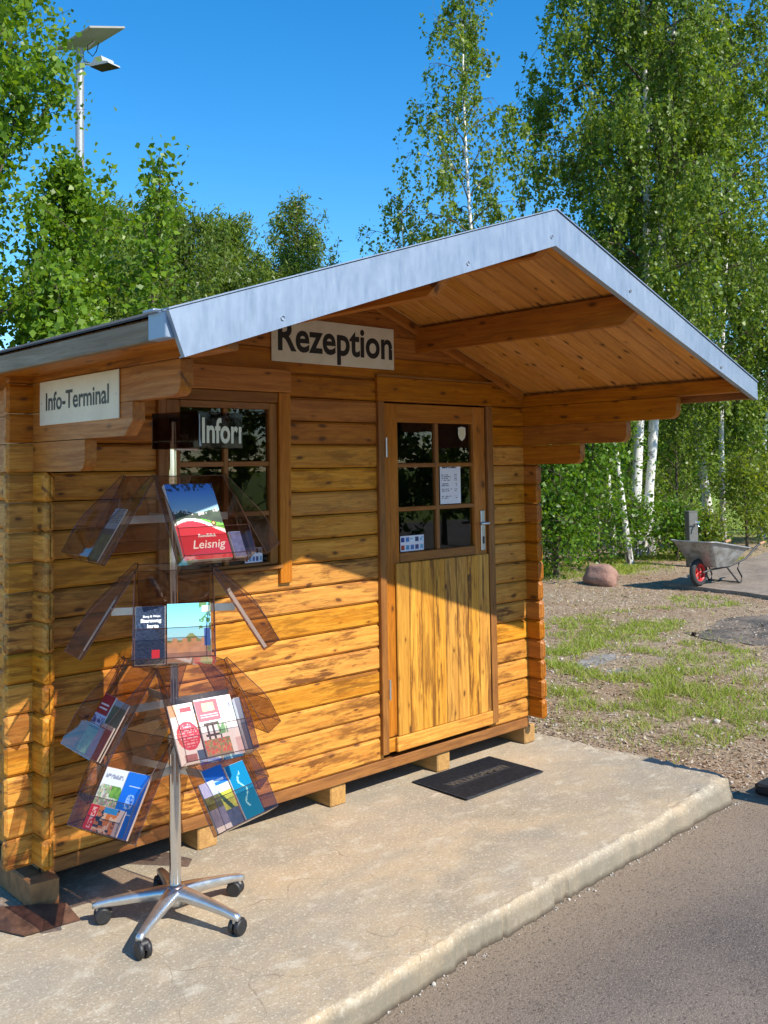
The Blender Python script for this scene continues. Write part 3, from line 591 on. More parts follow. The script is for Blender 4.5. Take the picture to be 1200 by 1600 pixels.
# header box with cut lettering
hc = SC+RD*.088+Vector((0, 0, 1.765)); m = MB(); sd = .235
m45 = Matrix.Translation(hc) @ Matrix.Rotation(math.atan2(CD.y, CD.x)+math.radians(45+0), 4, 'Z')
for k in range(4):
    q = m45 @ Matrix.Rotation(math.radians(90*k), 4, 'Z'); m.box(sd/2-.003, sd/2, -sd/2+.0031, sd/2-.0002, -.066, .066, 'y', .0008, mtx=q)
hd = m.build('header_panel', M['acryl_dark'], stand)
vs, fs, tw = text_geo('Infor', .125, .003, 0, .80)
bm = bmesh.new(); bv = [bm.verts.new(v) for v in vs]
for f in fs:
    try: bm.faces.new([bv[i] for i in f])
    except Exception: pass
vs2, fs2, tw2 = text_geo('n', .125, .003, 0, .80); bv = [bm.verts.new((v[0]+tw+.004, v[1], 0)) for v in vs2]
for f in fs2:
    try: bm.faces.new([bv[i] for i in f])
    except Exception: pass
bmesh.ops.bisect_plane(bm, geom=bm.verts[:]+bm.edges[:]+bm.faces[:], plane_co=(sd-.022, 0, 0), plane_no=(1, 0, 0), clear_outer=True)
bm.verts.ensure_lookup_table(); bm.verts.index_update(); V_ = [tuple(v.co) for v in bm.verts]; F_ = [[v.index for v in f.verts] for f in bm.faces]; bm.free()
# right-hand face of the box as seen by the camera: outward normal = CD rotated towards RD
nr = (CD+RD).normalized(); xr_ = Vector((0, 0, 1)).cross(nr).normalized(); fo = hc+nr*(sd/2+.0012)-xr_*(sd/2)
m = MB(); m.add([(v[0]+.016, v[1]-.045, 0) for v in V_], F_, 0, mtx=frame(fo, xr_, (0, 0, 1))); m.build('header_lettering', M['cream'], hd)
m = MB(); m.add([(0, -.06, .001), (.012, -.06, .001), (.006, -.035, .001), (.004, .055, .001), (0, .055, .001)], [[0, 1, 2, 3, 4]], mtx=frame(fo, xr_, (0, 0, 1))); m.build('peeling_label', M['galv_plain'], hd)
m = MB(); m.tube([SC+Vector((0, 0, 1.70)), hc-Vector((0, 0, .068))], .005, 8); m.build('header_bracket', M['steel'], stand); m = MB(); m.tube([SC+Vector((0, 0, 1.80)), SC+Vector((0, 0, 1.815))], .0165, 12); m.build('pole_cap', M['black'], stand)
# ---- brochures (each its own thing)
def rect(u, v, a, b, c, d): return (u >= a) & (u <= b) & (v >= c) & (v <= d)
def brochure(key, x, w, h, zl, paint, label, tilt=0., th=.004, nx=34, txt=(), y0=.002):
    mt = PK_[key] @ T((x, y0, zl)) @ Matrix.Rotation(math.radians(tilt), 4, 'Z'); m = MB()
    m.box(0, w, 0, h, 0, th, 'x', .0008, 0, mtx=mt, col=(.78, .77, .74)); ny = max(8, int(nx*h/w))
    m.pic(w-.0014, h-.0014, nx, ny, paint, mtx=mt @ T((.0007, .0007, th+.0003)))
    for s, size, tx, ty, col, bold, shr in txt:
        vs, fs, tw = text_geo(s, size, bold, shr); m.add([(v[0]+tx, v[1]+ty, th+.0008) for v in vs], fs, 0, col=col, mtx=mt)
    return m.build('brochure', M['print'], label=label, category='brochure', group='brochures in the revolving stand')
WH = (.85, .85, .85); BK = (.02, .02, .03)
def leis(u, v):
    n = fbm(u*8, v*12, 41); C = np.zeros(u.shape+(3,)); sky_ = stackc(60+110*(1-v)/.4, 125+80*(1-v)/.4, 215+0*v); C[:] = sky_*.92
    leafy = (v > .90) & (fbm(u*22, v*25, 44) > .5+.9*(1-v)); C[leafy] = (35, 60, 70)
    hz = .62+.02*np.sin(u*9); town = (v < hz+.03*(vnoise(u*26, v*0, 3) > .55)) & (v > hz-.03); C[v < hz] = stackc(40+40*n, 52+45*n, 48+30*n)[v < hz]; C[town & (vnoise(u*40, v*40, 8) > .5)] = (200, 195, 195)
    sw = .40+.10*np.sin(u*3.6+.4); wh = sw+.03+.02*u; gr = sw+.02+.17*np.clip(u-.35, 0, 1); C[(v < gr)] = (110, 190, 70); C[(v < wh)] = (240, 238, 235); C[(v < sw)] = stackc(190+20*u, 28+10*u, 55+8*u)[v < sw]
    C[(np.hypot((u-.80)*1., (v-.455)*1.4) < .05)] = (90, 50, 20); C[(np.hypot((u-.80)*1., (v-.46)*1.4) < .025)] = (220, 190, 120); return C
brochure((1, 0), -.118, .185, .300, .003, leis, 'large red and blue catalogue with white script in the top right holder', th=.018, nx=56,
         txt=(('Rundblick', .017, .075, .085, WH, .0006, .2), ('Leisnig', .045, .045, .042, WH, .0004, .35)), y0=.004)
def bluegrey(u, v): n = fbm(u*5, v*8, 2); return stackc(70+60*n, 80+70*n, 120+90*n)
brochure((1, 0), .075, .045, .10, .012, bluegrey, 'small blue grey booklet beside the large red catalogue', th=.012, nx=12)
def t1l(u, v):
    n = fbm(u*9, v*12, 12); C = stackc(140+40*n, 145+40*n, 155+40*n); L = (v > .72) & (np.floor(v*60) % 2 == 0) & (vnoise(u*30, np.floor(v*60), 4) > .35); C[L] = (70, 70, 80)
    g = v < .62; C[g] = stackc(55+90*n, 70+90*n, 50+60*n)[g]; C[(v < .62) & (v > .52)] = (75, 75, 90); return C
brochure((1, 270), -.03, .105, .21, .004, t1l, 'grey and green photo leaflet in the top left holder', nx=30)
def navy(u, v):
    n = np.sin((u*3+v*7+3*fbm(u*3, v*4, 7))*14); C = stackc(30+25*(n > .5), 42+30*(n > .5), 62+35*(n > .5)); C[rect(u, v, .55, .82, .10, .24)] = (225, 50, 45); return C
brochure((2, 0), -.130, .100, .210, .004, navy, 'dark navy leaflet with white title and red square in the front holder', th=.006,
         txt=(('Burg & Wein', .011, .026, .168, WH, .0003, 0), ('Sternweg', .018, .018, .150, WH, .0008, 0), ('karte', .018, .040, .130, WH, .0008, 0)))
def castle(u, v):
    n = fbm(u*10, v*14, 31); C = stackc(110+90*(1-v), 215+15*(1-v), 240+0*v); tree = (u > .72) & (v > .5) & (fbm(u*14, v*16, 3) > .52-.3*(u-.72)); C[tree] = stackc(60+50*n, 100+60*n, 60+40*n)[tree]
    hill = v < .36+.10*np.exp(-((u-.55)/.13)**2)*1.2; C[hill] = stackc(110+60*n, 130+50*n, 85+40*n)[hill]; bl = (v < .34+.06*(np.floor(u*9) % 2)) & (u < .9); C[bl] = stackc(190+50*n, 150+40*n, 115+30*n)[bl]
    C[(v < .16)] = stackc(150+40*n, 120+30*n, 95+30*n)[v < .16]; C[rect(u, v, .80, .97, .84, .96)] = (215, 235, 220); C[rect(u, v, .84, .97, .25, .55)] = (70, 110, 190); return C
brochure((2, 0), -.024, .148, .212, .006, castle, 'pale cyan magazine showing a castle below blue sky in the front holder', th=.010, nx=44)
brochure((2, 270), -.11, .10, .21, .004, lambda u, v: stackc(200+20*u, 200+20*u, 205+20*u), 'white booklet seen edge on in the left holder of the second tier', th=.006, nx=10)
brochure((2, 90), -.12, .10, .24, .004, lambda u, v: stackc(120+60*fbm(u*6, v*8, 5), 70+60*v, 60+40*v), 'brown booklet seen edge on in the right holder of the second tier', th=.012, nx=12)
brochure((2, 90), .0, .10, .21, .004, lambda u, v: stackc(60+60*fbm(u*6, v*8, 5), 60+50*v, 60+50*v), 'dark booklet seen edge on behind the brown one in the right holder', th=.010, nx=12)
def redcirc(u, v):
    C = np.full(u.shape+(3,), 236.); n = fbm(u*12, v*24, 9); C[(u < .3) & (v > .8)] = (215, 170, 130); C[np.hypot(u-.55, (v-.46)*1.9) < .46] = (215, 40, 65)
    L = (np.floor(v*44) % 2 == 0) & (vnoise(u*26, np.floor(v*44), 4) > .4) & (np.hypot(u-.55, (v-.46)*1.9) < .38); C[L] = (245, 170, 180); C[rect(u, v, .45, .9, .86, .93)] = (215, 60, 70)
    C[rect(u, v, .2, .7, .04, .16)] = stackc(120+90*n, 70+60*n, 60+60*n)[rect(u, v, .2, .7, .04, .16)]; C[rect(u, v, .75, 1, 0, .2)] = (50, 85, 120); return C
brochure((3, 0), -.133, .092, .208, .006, redcirc, 'white leaflet with a red circle in the right holder of the third tier', th=.006, y0=.003)
def haus(u, v):
    n = fbm(u*14, v*18, 19); C = np.full(u.shape+(3,), 238.); r = rect(u, v, .0, .72, .62, .98); C[r] = (240, 95, 105); inn = rect(u, v, .2, .6, .78, .93); C[inn] = stackc(160+90*n, 190+60*n, 110+80*n)[inn]; L = rect(u, v, .1, .66, .66, .74) & (np.floor(v*50) % 2 == 0); C[L] = (250, 225, 225)
    h = rect(u, v, .12, .62, .32, .60); C[h & ((np.floor(u*16) % 3 == 0) | (np.floor(v*22) % 4 == 0))] = (70, 55, 50); tr = rect(u, v, .55, .85, .38, .56) & (n > .42); C[tr] = (120, 180, 120)
    f = (v < .32) & (u < .85); C[f] = stackc(110+120*vnoise(u*22, v*30, 3), 95+90*n, 60+60*n)[f]; ff = f & (vnoise(u*30, v*40, 7) > .68); C[ff] = (225, 70, 70); C[f & (v < .08)] = (150, 140, 110); return C
brochure((3, 0), -.036, .118, .212, .010, haus, 'white magazine with red box and timbered house in the right holder', th=.008, nx=44)
def whitem(u, v): n = fbm(u*8, v*10, 23); C = np.full(u.shape+(3,), 240.); r = v < .28; C[r] = stackc(205+30*n, 180+30*n, 180+30*n)[r]; C[rect(u, v, .55, .75, .80, .92) & (n > .45)] = (90, 100, 150); return C
brochure((3, 0), .062, .045, .212, .006, whitem, 'narrow white booklet beside the timbered house magazine', th=.010, nx=14)
brochure((3, 0), .108, .024, .190, .004, lambda u, v: stackc(60+40*v, 60+40*v, 75+40*v), 'dark grey booklet standing at the edge of the right holder', th=.030, nx=8)
def t3a(u, v):
    n = fbm(u*10, v*20, 14); C = stackc(150+20*n, 20+10*n, 30+10*n); C[v < .66] = (185, 190, 215); L = (v < .62) & (v > .50) & (n > .5); C[L] = (60, 70, 120); C[rect(u, v, 0, 1, .42, .46)] = (30, 30, 35); g = v < .42; C[g] = stackc(60+120*n, 95+110*n, 50+90*n)[g]; L = rect(u, v, .1, .8, .72, .86) & (np.floor(v*40) % 3 == 0); C[L] = (230, 200, 200); return C
brochure((3, 270), -.122, .098, .210, .005, t3a, 'red topped leaflet with white middle in the left holder of the third tier', th=.005)
def dphoto(u, v): n = fbm(u*9, v*9, 17); C = stackc(45+50*n, 55+45*n, 40+30*n); C[v > .9] = (140, 140, 150); k = rect(u, v, .1, .8, .12, .45) & (vnoise(u*26, v*30, 5) > .62); C[k] = (190, 140, 70); return C
brochure((3, 270), -.018, .110, .205, .004, dphoto, 'dark photo leaflet with gold script behind the dark red booklet', th=.005)
def dred(u, v): n = fbm(u*20, v*20, 27); C = stackc(120+25*n, 20+12*n, 25+12*n); C[v > .90] = (170, 140, 130); return C
brochure((3, 270), -.016, .104, .118, .012, dred, 'dark red small booklet at the front of the left holder', th=.006)
def hyd(u, v):
    n = fbm(u*12, v*16, 51); C = np.full(u.shape+(3,), 232.); g = (v < .74) & (v > .06) & (np.hypot(u-.5, (v-.38)*1.25) < .56+.1*n); C[g] = stackc(90+120*vnoise(u*26, v*34, 5), 110+100*vnoise(u*26, v*34, 6), 80+90*n)[g]
    C[g & (vnoise(u*22, v*24, 9) > .62)] = (205, 200, 185); g2 = g & (u > .55) & (v > .55); C[g2] = stackc(60+90*n, 110+80*n, 40+30*n)[g2]; L = rect(u, v, .1, .9, .84, .90) & (vnoise(u*30, v*20, 2) > .4); C[L] = (150, 155, 175); return C
brochure((4, 270), -.118, .112, .212, .004, hyd, 'white magazine with pale hydrangea photo in the lower left holder', th=.006, nx=40, tilt=0)
def blue(u, v):
    C = stackc(25+10*v, 95+20*v, 205+10*v); b = (np.abs(np.hypot(u-.5, (v-.55)*1.6)-.17) < .02) | (rect(u, v, .36, .64, .44, .66) & (vnoise(u*34, v*60, 4) > .5)); C[b] = (150, 185, 235); C[rect(u, v, .25, .8, .78, .80)] = (190, 210, 240); C[rect(u, v, .3, .75, .36, .37)] = (170, 200, 240); C[rect(u, v, .82, .84, 0, 1)] = (70, 135, 225); return C
brochure((4, 270), -.002, .105, .212, .006, blue, 'bright blue leaflet with pale emblem in the lower left holder', th=.008, nx=34)
def food(u, v):
    n = fbm(u*9, v*9, 61); C = stackc(60+150*(n > .5), 60+70*(n > .5), 70+0*u); C[vnoise(u*9, v*6, 7) > .66] = (220, 130, 40); C[vnoise(u*12, v*8, 17) > .75] = (235, 200, 170); r = u < .26; C[r] = (215, 35, 30); L = rect(u, v, .08, .20, .1, .9) & (vnoise(u*30, v*16, 4) > .45); C[L] = (250, 200, 195); C[(v > .75) & (u > .4) & (u < .8)] = (60, 150, 220); C[(u > .84)] = (205, 190, 190); return C
brochure((4, 270), -.112, .170, .085, .014, food, 'small red and orange food flyer in front of the lower left leaflets', th=.004, nx=44)
def land(u, v):
    n = fbm(u*9, v*14, 71); C = stackc(40+0*v, 110+0*v, 205+0*v); C[v < .70] = (200, 220, 235); C[v < .58] = stackc(150+60*n, 160+60*n, 50+30*n)[v < .58]; C[(v < .62) & (np.abs(u-.3-(.6-v)*1.4) < .10)] = (60, 80, 40); C[v < .28] = stackc(60+40*n, 70+40*n, 90+50*n)[v < .28]; L = rect(u, v, .15, .85, .76, .80); C[L] = (160, 195, 235); return C
brochure((4, 0), -.085, .098, .212, .004, land, 'blue topped landscape leaflet in the lower right holder', th=.006)
def river(u, v):
    n = fbm(u*9, v*12, 81); C = stackc(150+40*n, 160+30*n, 205+20*n); t = (v < .72) & (v > .45); C[t] = stackc(60+60*n, 65+50*n, 40+20*n)[t]; C[v < .45] = stackc(95+60*n, 95+60*n, 125+50*n)[v < .45]; C[v < .10] = (225, 225, 225); return C
brochure((4, 0), -.132, .075, .170, .014, river, 'leaflet with dark trees by a river at the left of the lower right holder', th=.005)
def teal(u, v):
    C = stackc(15+0*u, 125-10*v, 165-5*v); sc = (np.abs(u-.5-.14*np.sin(v*16)) < .045) & (v > .2) & (v < .85) & (vnoise(u*20, v*34, 4) > .3); C[sc] = (150, 215, 225); return C
brochure((4, 0), .018, .098, .196, .008, teal, 'teal leaflet with pale handwriting in the lower right holder', th=.006)
# ------------------------------------------------------------------ block and rusty sheet at the left corner
m = MB(); m.prism([(1.50, 3.535), (1.60, 3.52), (1.612, 3.60), (1.50, 3.61)], 'z', .002, .117); 
m.build('support_block', M['foot'], label='dark weathered wooden block under the left corner of the cabin', category='block')
m = MB(); vs = [(1.36, 3.55, .005), (1.42, 3.405, .007), (1.545, 3.39, .008), (1.60, 3.46, .045), (1.40, 3.60, .05), (1.62, 3.385, .003)]
m.add([(x, y, z) for x, y, z in vs]+[(x, y, z-.003) for x, y, z in vs], [[0, 1, 2, 3, 4], [2, 5, 3], [10, 9, 8, 7, 6], [9, 11, 8], [0, 6, 7, 1], [1, 7, 8, 2], [2, 8, 11, 5], [5, 11, 9, 3], [3, 9, 10, 4], [4, 10, 6, 0]])
m.build('rusty_sheet', M['rust'], label='bent rusty metal sheet lying against the block at the left cabin corner', category='metal sheet')
# ------------------------------------------------------------------ beyond the slab corner: guessed low ramp, unseen post added for its shadow
m = MB(); m.box(4.86, 5.70, 2.22, 2.44, -.102, -.045, 'x', .012); m.box(4.88, 5.68, 2.30, 2.312, -.0445, -.042, 'x', .001, 1)
m.build('guessed_ramp', [M['black'], M['galv_plain']], label='guessed low black ramp with a pale strip beside the right slab corner', category='ramp')
bo = thing('shadow_post', (4.86, 1.96, -.1), 'unseen flat post added off the slab corner to cast the shadow strip on the slab', 'shadow_post')  # guessed from its shadow, added out of view to cast it on the slab
m = MB(); m.box(4.80, 4.92, 1.94, 1.98, -.104, .93, 'z', .008); m.build('post', M['grey'], bo)
m = MB(); m.box(4.77, 4.95, 1.90, 2.02, -.104, -.06, 'x', .008); m.build('base', M['black'], bo)
# ------------------------------------------------------------------ boulder
def rock(name, c, r, mat, seed, **tags):
    bm = bmesh.new(); bmesh.ops.create_icosphere(bm, subdivisions=4, radius=1); rr = np.random.default_rng(seed); ph = rr.random(12)*6
    for v in bm.verts:
        p = v.co.copy(); k = 1+.10*math.sin(p.x*3+ph[0])*math.sin(p.y*3.4+ph[1])+.07*math.sin(p.z*5+ph[2]+p.x*3)+.03*math.sin(p.x*11+ph[3])*math.sin(p.y*9+ph[4])*math.sin(p.z*10)
        p = Vector((p.x*r[0]*k, p.y*r[1]*k, p.z*r[2]*k)); p.z = min(p.z, r[2]*.86+.05*p.x); p *= 1+.05*math.floor(3*math.sin(p.x*9+ph[5])*math.sin(p.y*8+ph[6]))/3; v.co = p+Vector(c)
    me = bpy.data.meshes.new(name); bm.to_mesh(me); bm.free(); me.materials.append(mat); me.polygons.foreach_set('use_smooth', [True]*len(me.polygons))
    o = bpy.data.objects.new(name, me); S.collection.objects.link(o)
    for k, v in tags.items(): o[k] = v
rock('boulder', (11.72, 8.05, .0), (.22, .27, .21), M['boulder'], 3, label='rounded reddish granite boulder at the edge of the shrubs', category='boulder')
# ------------------------------------------------------------------ wheelbarrow (axis along +x, wheel towards -x)
wb = thing('wheelbarrow', (12.15, 6.75, -.055), 'grey metal wheelbarrow with red wheel parked on the paving beside a boulder', 'wheelbarrow')
ax = Vector((1, -.06, 0)).normalized(); ay = Vector((.06, 1, 0)).normalized(); WM = frame((12.08, 6.74, -.055), ax, ay) @ Matrix.Scale(.92, 4)
m = MB(); m.lathe([(.125, -.03), (.165, -.042), (.19, -.032), (.2, 0), (.19, .032), (.165, .042), (.125, .03)], 28, mtx=WM @ T((0, 0, .2)) @ Matrix.Rotation(math.pi/2, 4, 'X')); wh = m.build('tyre', M['tyre'], wb)
m = MB(); rm = WM @ T((0, 0, .2)) @ Matrix.Rotation(math.pi/2, 4, 'X'); m.lathe([(.128, -.032), (.118, -.03), (.105, -.012), (.105, .012), (.118, .03), (.128, .032)], 28, mtx=rm); m.lathe([(.0, -.045), (.025, -.045), (.025, .045), (0, .045)], 12, mtx=rm)
for k in range(5): q = rm @ Matrix.Rotation(k*2*math.pi/5, 4, 'Z'); m.box(.02, .112, -.018, .018, -.014, .014, 'x', .004, mtx=q)
m.build('rim', M['red'], wb)
bot = [(.13, -.20), (.55, -.22), (.55, .22), (.13, .20)]; top = [(-.20, -.34), (.86, -.36), (.86, .36), (-.20, .34)]
m = MB()
def ring(pts, z, zf, r, n=4):
    o = []
    for i, (x, y) in enumerate(pts):
        cx = x-math.copysign(r, x-.3); cy = y-math.copysign(r, y); a0 = math.atan2(y-cy, x-cx) 
        for k in range(n+1): t = a0-math.pi/4+math.pi/2*k/n; o.append((cx+r*math.cos(t), cy+r*math.sin(t), z+zf*(x)))
    return o
lv = [(0, .27), (.25, .345), (.7, .50), (1., .61)]
rings = []
for t, z in lv:
    pts = [(b[0]+(q[0]-b[0])*t, b[1]+(q[1]-b[1])*t) for b, q in zip(bot, top)]; rings.append(ring(pts, z+.03*t, -.13*t, .05+.06*t))
lip = [(x+(.02 if x > .3 else -.02), y+math.copysign(.018, y), z) for x, y, z in rings[-1]]; rings.append(lip); n = len(rings[0])
inn = [[(x*.985+.004, y*.985, z+.004) for x, y, z in r_] for r_ in rings[:-1]]
vs = [p for r_ in rings for p in r_]+[p for r_ in inn for p in r_]; K = len(rings)
fs = [[k*n+i, k*n+(i+1) % n, (k+1)*n+(i+1) % n, (k+1)*n+i] for k in range(K-1) for i in range(n)]+[list(range(n))[::-1]]
o = K*n; fs += [[o+k*n+i, o+(k+1)*n+i, o+(k+1)*n+(i+1) % n, o+k*n+(i+1) % n] for k in range(len(inn)-1) for i in range(n)]+[[o+i for i in range(n)]]
m.add(vs, fs, mtx=WM); m.tube([WM @ Vector(p) for p in lip]+[WM @ Vector(lip[0])], .011, 6); m.build('tray', M['tray'], wb)
m = MB()
for s in (-1, 1):
    q = lambda x, y, z: WM @ Vector((x, y*s, z))
    m.tube([q(0, .075, .2), q(.12, .13, .24), (q(.5, .20, .265)), q(.85, .27, .36), q(1.12, .29, .52), q(1.24, .29, .56)], .014, 8)
    m.tube([q(.42, .20, .27), q(.56, .23, .12), q(.66, .25, .02), q(.70, .25, .014), q(.74, .25, .03), q(.75, .25, .10), q(.66, .24, .22), q(.70, .24, .30)], .012, 8)
m.tube([WM @ Vector((0, -.08, .2)), WM @ Vector((0, .08, .2))], .010, 8); m.tube([WM @ Vector((.66, -.25, .02)), WM @ Vector((.66, .25, .02))], .01, 8); m.build('frame', M['galv_plain'] if False else plain('dark tube', (.06, .06, .062), .5, .4), wb)
for s in (-1, 1): m = MB(); m.tube([WM @ Vector((1.22, .29*s, .553)), WM @ Vector((1.36, .29*s, .575))], .02, 10); m.build('grip', plain('tan grip', (.40, .22, .12), .7), wb)
# tap post, lamp
tp = thing('tap_post', (14.67, 8.29, -.1), 'grey square water tap post standing behind the wheelbarrow', 'tap post')
PM = T((14.67, 8.29, -.1)) @ Matrix.Rotation(-.45, 4, 'Z')
m = MB(); m.box(-.085, .085, -.065, .065, 0, .90, 'z', .008, mtx=PM); m.box(-.09, .09, -.07, .07, .90, .915, 'z', .004, mtx=PM); m.build('post', M['postgrey'], tp)
m = MB(); m.tube([PM @ Vector((.02, -.075, .70)), PM @ Vector((.02, -.16, .70)), PM @ Vector((.02, -.17, .66))], .014, 8); m.tube([PM @ Vector((-.03, -.13, .735)), PM @ Vector((.07, -.13, .735))], .01, 8); m.tube([PM @ Vector((.02, -.13, .70)), PM @ Vector((.02, -.13, .735))], .008, 6); m.build('tap', M['chrome'], tp)
lamp = thing('solar_lamp', (7.06, 14.81, -.1), 'tall galvanised solar street lamp rising behind the trees on the left', 'street lamp')
LB = Vector((7.06, 14.81, -.22)); LX = Vector((R0.x, R0.y, 0)).normalized(); LY = -CD if False else Vector((F.x, F.y, 0)).normalized()
LM = frame(LB, LX, LY)
m = MB(); m.tube([LM @ Vector((0, 0, 0)), LM @ Vector((0, 0, 3)), LM @ Vector((0, 0, 8.85))], [.085, .078, .068], 16); m.build('pole', M['galv_plain'], lamp)
PM2 = LM @ T((.16, 0, 9.0)) @ Matrix.Rotation(math.radians(-38), 4, 'Z') @ Matrix.Rotation(math.radians(19), 4, 'X') @ Matrix.Rotation(math.radians(-4), 4, 'Y')
m = MB(); m.box(-.52, .52, -.36, .36, 0, .035, 'x', .004, mtx=PM2); m.build('solar_panel', M['solar'], lamp)
m = MB(); m.box(-.50, .50, -.34, .34, .036, .039, 'x', .001, mtx=PM2); m.build('solar_cells', plain('solar cells', (.01, .014, .04), .12), lamp)
m = MB(); m.tube([LM @ Vector((0, 0, 8.62)), LM @ Vector((.32, -.05, 8.53))], .03, 10); m.tube([LM @ Vector((.05, 0, 8.8)), LM @ Vector((.25, 0, 8.98))], .02, 8); m.tube([LM @ Vector((0, 0, 8.66)), LM @ Vector((0, 0, 8.58))], .085, 16)
m.tube([LM @ Vector((.14, -.02, 8.90)), LM @ Vector((.13, -.02, 8.80)), LM @ Vector((.22, -.03, 8.70)), LM @ Vector((.28, -.03, 8.78)), LM @ Vector((.32, -.03, 8.92))], .008, 6, 1); m.build('bracket', [M['steel'], M['black']], lamp)
HM = LM @ T((.42, -.06, 8.50)) @ Matrix.Rotation(math.radians(-32), 4, 'Z') @ Matrix.Rotation(math.radians(5), 4, 'Y')
m = MB(); m.prism([(-.20, 0), (.24, 0), (.22, .03), (.10, .05), (.06, .14), (-.10, .14), (-.16, .04)], 'y', -.13, .13, mtx=HM); m.box(-.19, .23, -.125, .125, -.012, -.001, 'x', .003, 1, mtx=HM); m.build('lamp_head', [plain('grey lamp housing', (.42, .43, .43), .45), M['dark']], lamp)
# ------------------------------------------------------------------ vegetation
def leaves(P, size, asp, down, R, fold=.12):
    n = len(P); a = R.normal(size=(n, 3)); a[:, 2] -= down; a /= np.linalg.norm(a, axis=1)[:, None]
    b = np.cross(a, R.normal(size=(n, 3))); b /= np.linalg.norm(b, axis=1)[:, None]; c = np.cross(a, b)
    L = size*R.uniform(.45, 1.4, n)[:, None]; Wd = L*asp
    V = np.stack([P, P+a*L*.42+b*Wd*.5+c*L*fold, P+a*L, P+a*L*.42-b*Wd*.5+c*L*fold], 1).reshape(-1, 3)
    return V, np.arange(n*4).reshape(n, 4)
def curve(p0, d, L, up, k, R, wob=.08):
    p = np.array(p0, float); d = np.array(d, float); out = [p.copy()]; 
    for i in range(k):
        d = d+np.array([0, 0, up/k])+R.normal(0, wob, 3); d /= np.linalg.norm(d); p = p+d*L/k; out.append(p.copy())
    return np.array(out)
def tree(name, loc, H, rad, nprim, nleaf, leaf, lmat, bmat, label, cat, group, seed, z0=.15, droop=0., asp=.7, tr=.07, lean=(0, 0), shape='oval', rise=.9, curl=-.5, clump=.10, nsec=6, down=.4, top_thin=.25, low=0.):
    R = np.random.default_rng(seed); root = thing(name, loc, label, cat, group); base = np.array(loc, float)
    m = MB(); K = 14; tp_ = []
    wx, wy = R.uniform(0, 6, 2)
    for i in range(K+1):
        t = i/K; tp_.append(base+np.array([lean[0]*t+.02*H*math.sin(t*5+wx)*t, lean[1]*t+.02*H*math.sin(t*4+wy)*t, H*t*.97-.03*(i == 0)]))
    tp_ = np.array(tp_); m.tube([tuple(p) for p in tp_], [tr*(1.25 if i == 0 else 1)*(1-i/K*.9)+.004 for i in range(K+1)], 10)
    trunk = m.build('trunk', bmat, root)
    tw = []; bm_ = MB(); az = R.uniform(0, 6)
    for i in range(nprim):
        t = z0+(1-z0)*((i+R.random())/nprim)**.9; t = min(t, .985); az += 2.4+R.normal(0, .3)
        f = (t-z0)/(1-z0+1e-6)
        if shape == 'oval': pr = math.sin(math.pi*min(1, .18+.82*f)**.75)**.8+.10 if f < .98 else .15
        elif shape == 'cone': pr = (1-f)**.75+.08
        else: pr = max(.12, (1-f**2.2))**.6
        L = rad*pr*R.uniform(.7, 1.2); q = t*K; k0 = int(q); p = tp_[k0]+(tp_[min(k0+1, K)]-tp_[k0])*(q-k0)
        d = np.array([math.cos(az), math.sin(az), rise*R.uniform(.6, 1.3)+f*.8]); d /= np.linalg.norm(d)
        c = curve(p, d, L*1.15, curl, 6, R); bm_.tube([tuple(x) for x in c], [max(.003, tr*.28*(1-j/6.5)) for j in range(7)], 5, cap=False)
        tw.append((c, 1.))
        for s in range(nsec):
            k = R.uniform(.2, 1.)*6; k0 = min(int(k), 5); p2 = c[k0]+(c[k0+1]-c[k0])*(k-k0); d2 = (c[k0+1]-c[k0]); d2 = d2/np.linalg.norm(d2)+R.normal(0, .65, 3)+np.array([0, 0, .15-droop*.5]); d2 /= np.linalg.norm(d2)
            c2 = curve(p2, d2, max(.25, L*.42)*R.uniform(.6, 1.2), -droop*1.6, 4, R, .12); tw.append((c2, .8)); bm_.tube([tuple(x) for x in c2], [.005, .004, .003, .0025, .002], 3, cap=False)
    ln = np.array([np.linalg.norm(np.diff(c, axis=0), axis=1).sum()*wt for c, wt in tw]); idx = R.choice(len(tw), nleaf, p=ln/ln.sum()); s = R.uniform(.25, 1, nleaf)**.8
    P = np.empty((nleaf, 3))
    for j, (c, wt) in enumerate(tw):
        mm_ = idx == j
        if mm_.any(): q = s[mm_]*(len(c)-1); k0 = np.minimum(q.astype(int), len(c)-2); P[mm_] = c[k0]+(c[k0+1]-c[k0])*(q-k0)[:, None]
    if droop > .6:  # leaves hang in strands below the twigs
        ns = max(1, nleaf//16); S0 = P[:ns]+R.normal(0, .10, (ns, 3)); ln_ = R.gamma(2.2, .20, ns)*droop; sid = R.integers(0, ns, nleaf); q = R.random(nleaf); sway = R.normal(0, .12, (ns, 2))
        P = S0[sid].copy(); P[:, 2] -= q*ln_[sid]; P[:, :2] += sway[sid]*(q[:, None]**1.5)*ln_[sid][:, None]; P += R.normal(0, .028, (nleaf, 3))
        top = S0[:ns//3]; e = top.copy(); e[:, 2] -= ln_[:ns//3]; e[:, :2] += sway[:ns//3]*ln_[:ns//3][:, None]; w_ = .0022
        Vt = np.stack([top+[w_, 0, 0], top-[w_, 0, 0], e-[w_*.5, 0, 0], e+[w_*.5, 0, 0]], 1).reshape(-1, 3); bm_.add([tuple(v) for v in Vt.tolist()], np.arange(len(top)*4).reshape(-1, 4).tolist())
    else:
        ns = max(1, nleaf//9); cc = R.integers(0, ns, nleaf); k9 = R.random(nleaf) < .75; P = np.where(k9[:, None], P[:ns][cc]+R.normal(0, clump*.6, (nleaf, 3)), P+R.normal(0, clump, (nleaf, 3))); P[:, 2] -= R.exponential(droop*.28+1e-6, nleaf)
    bm_.build('branches', M['bark'], root)
    P = P[P[:, 2] > base[2]+.03+low]
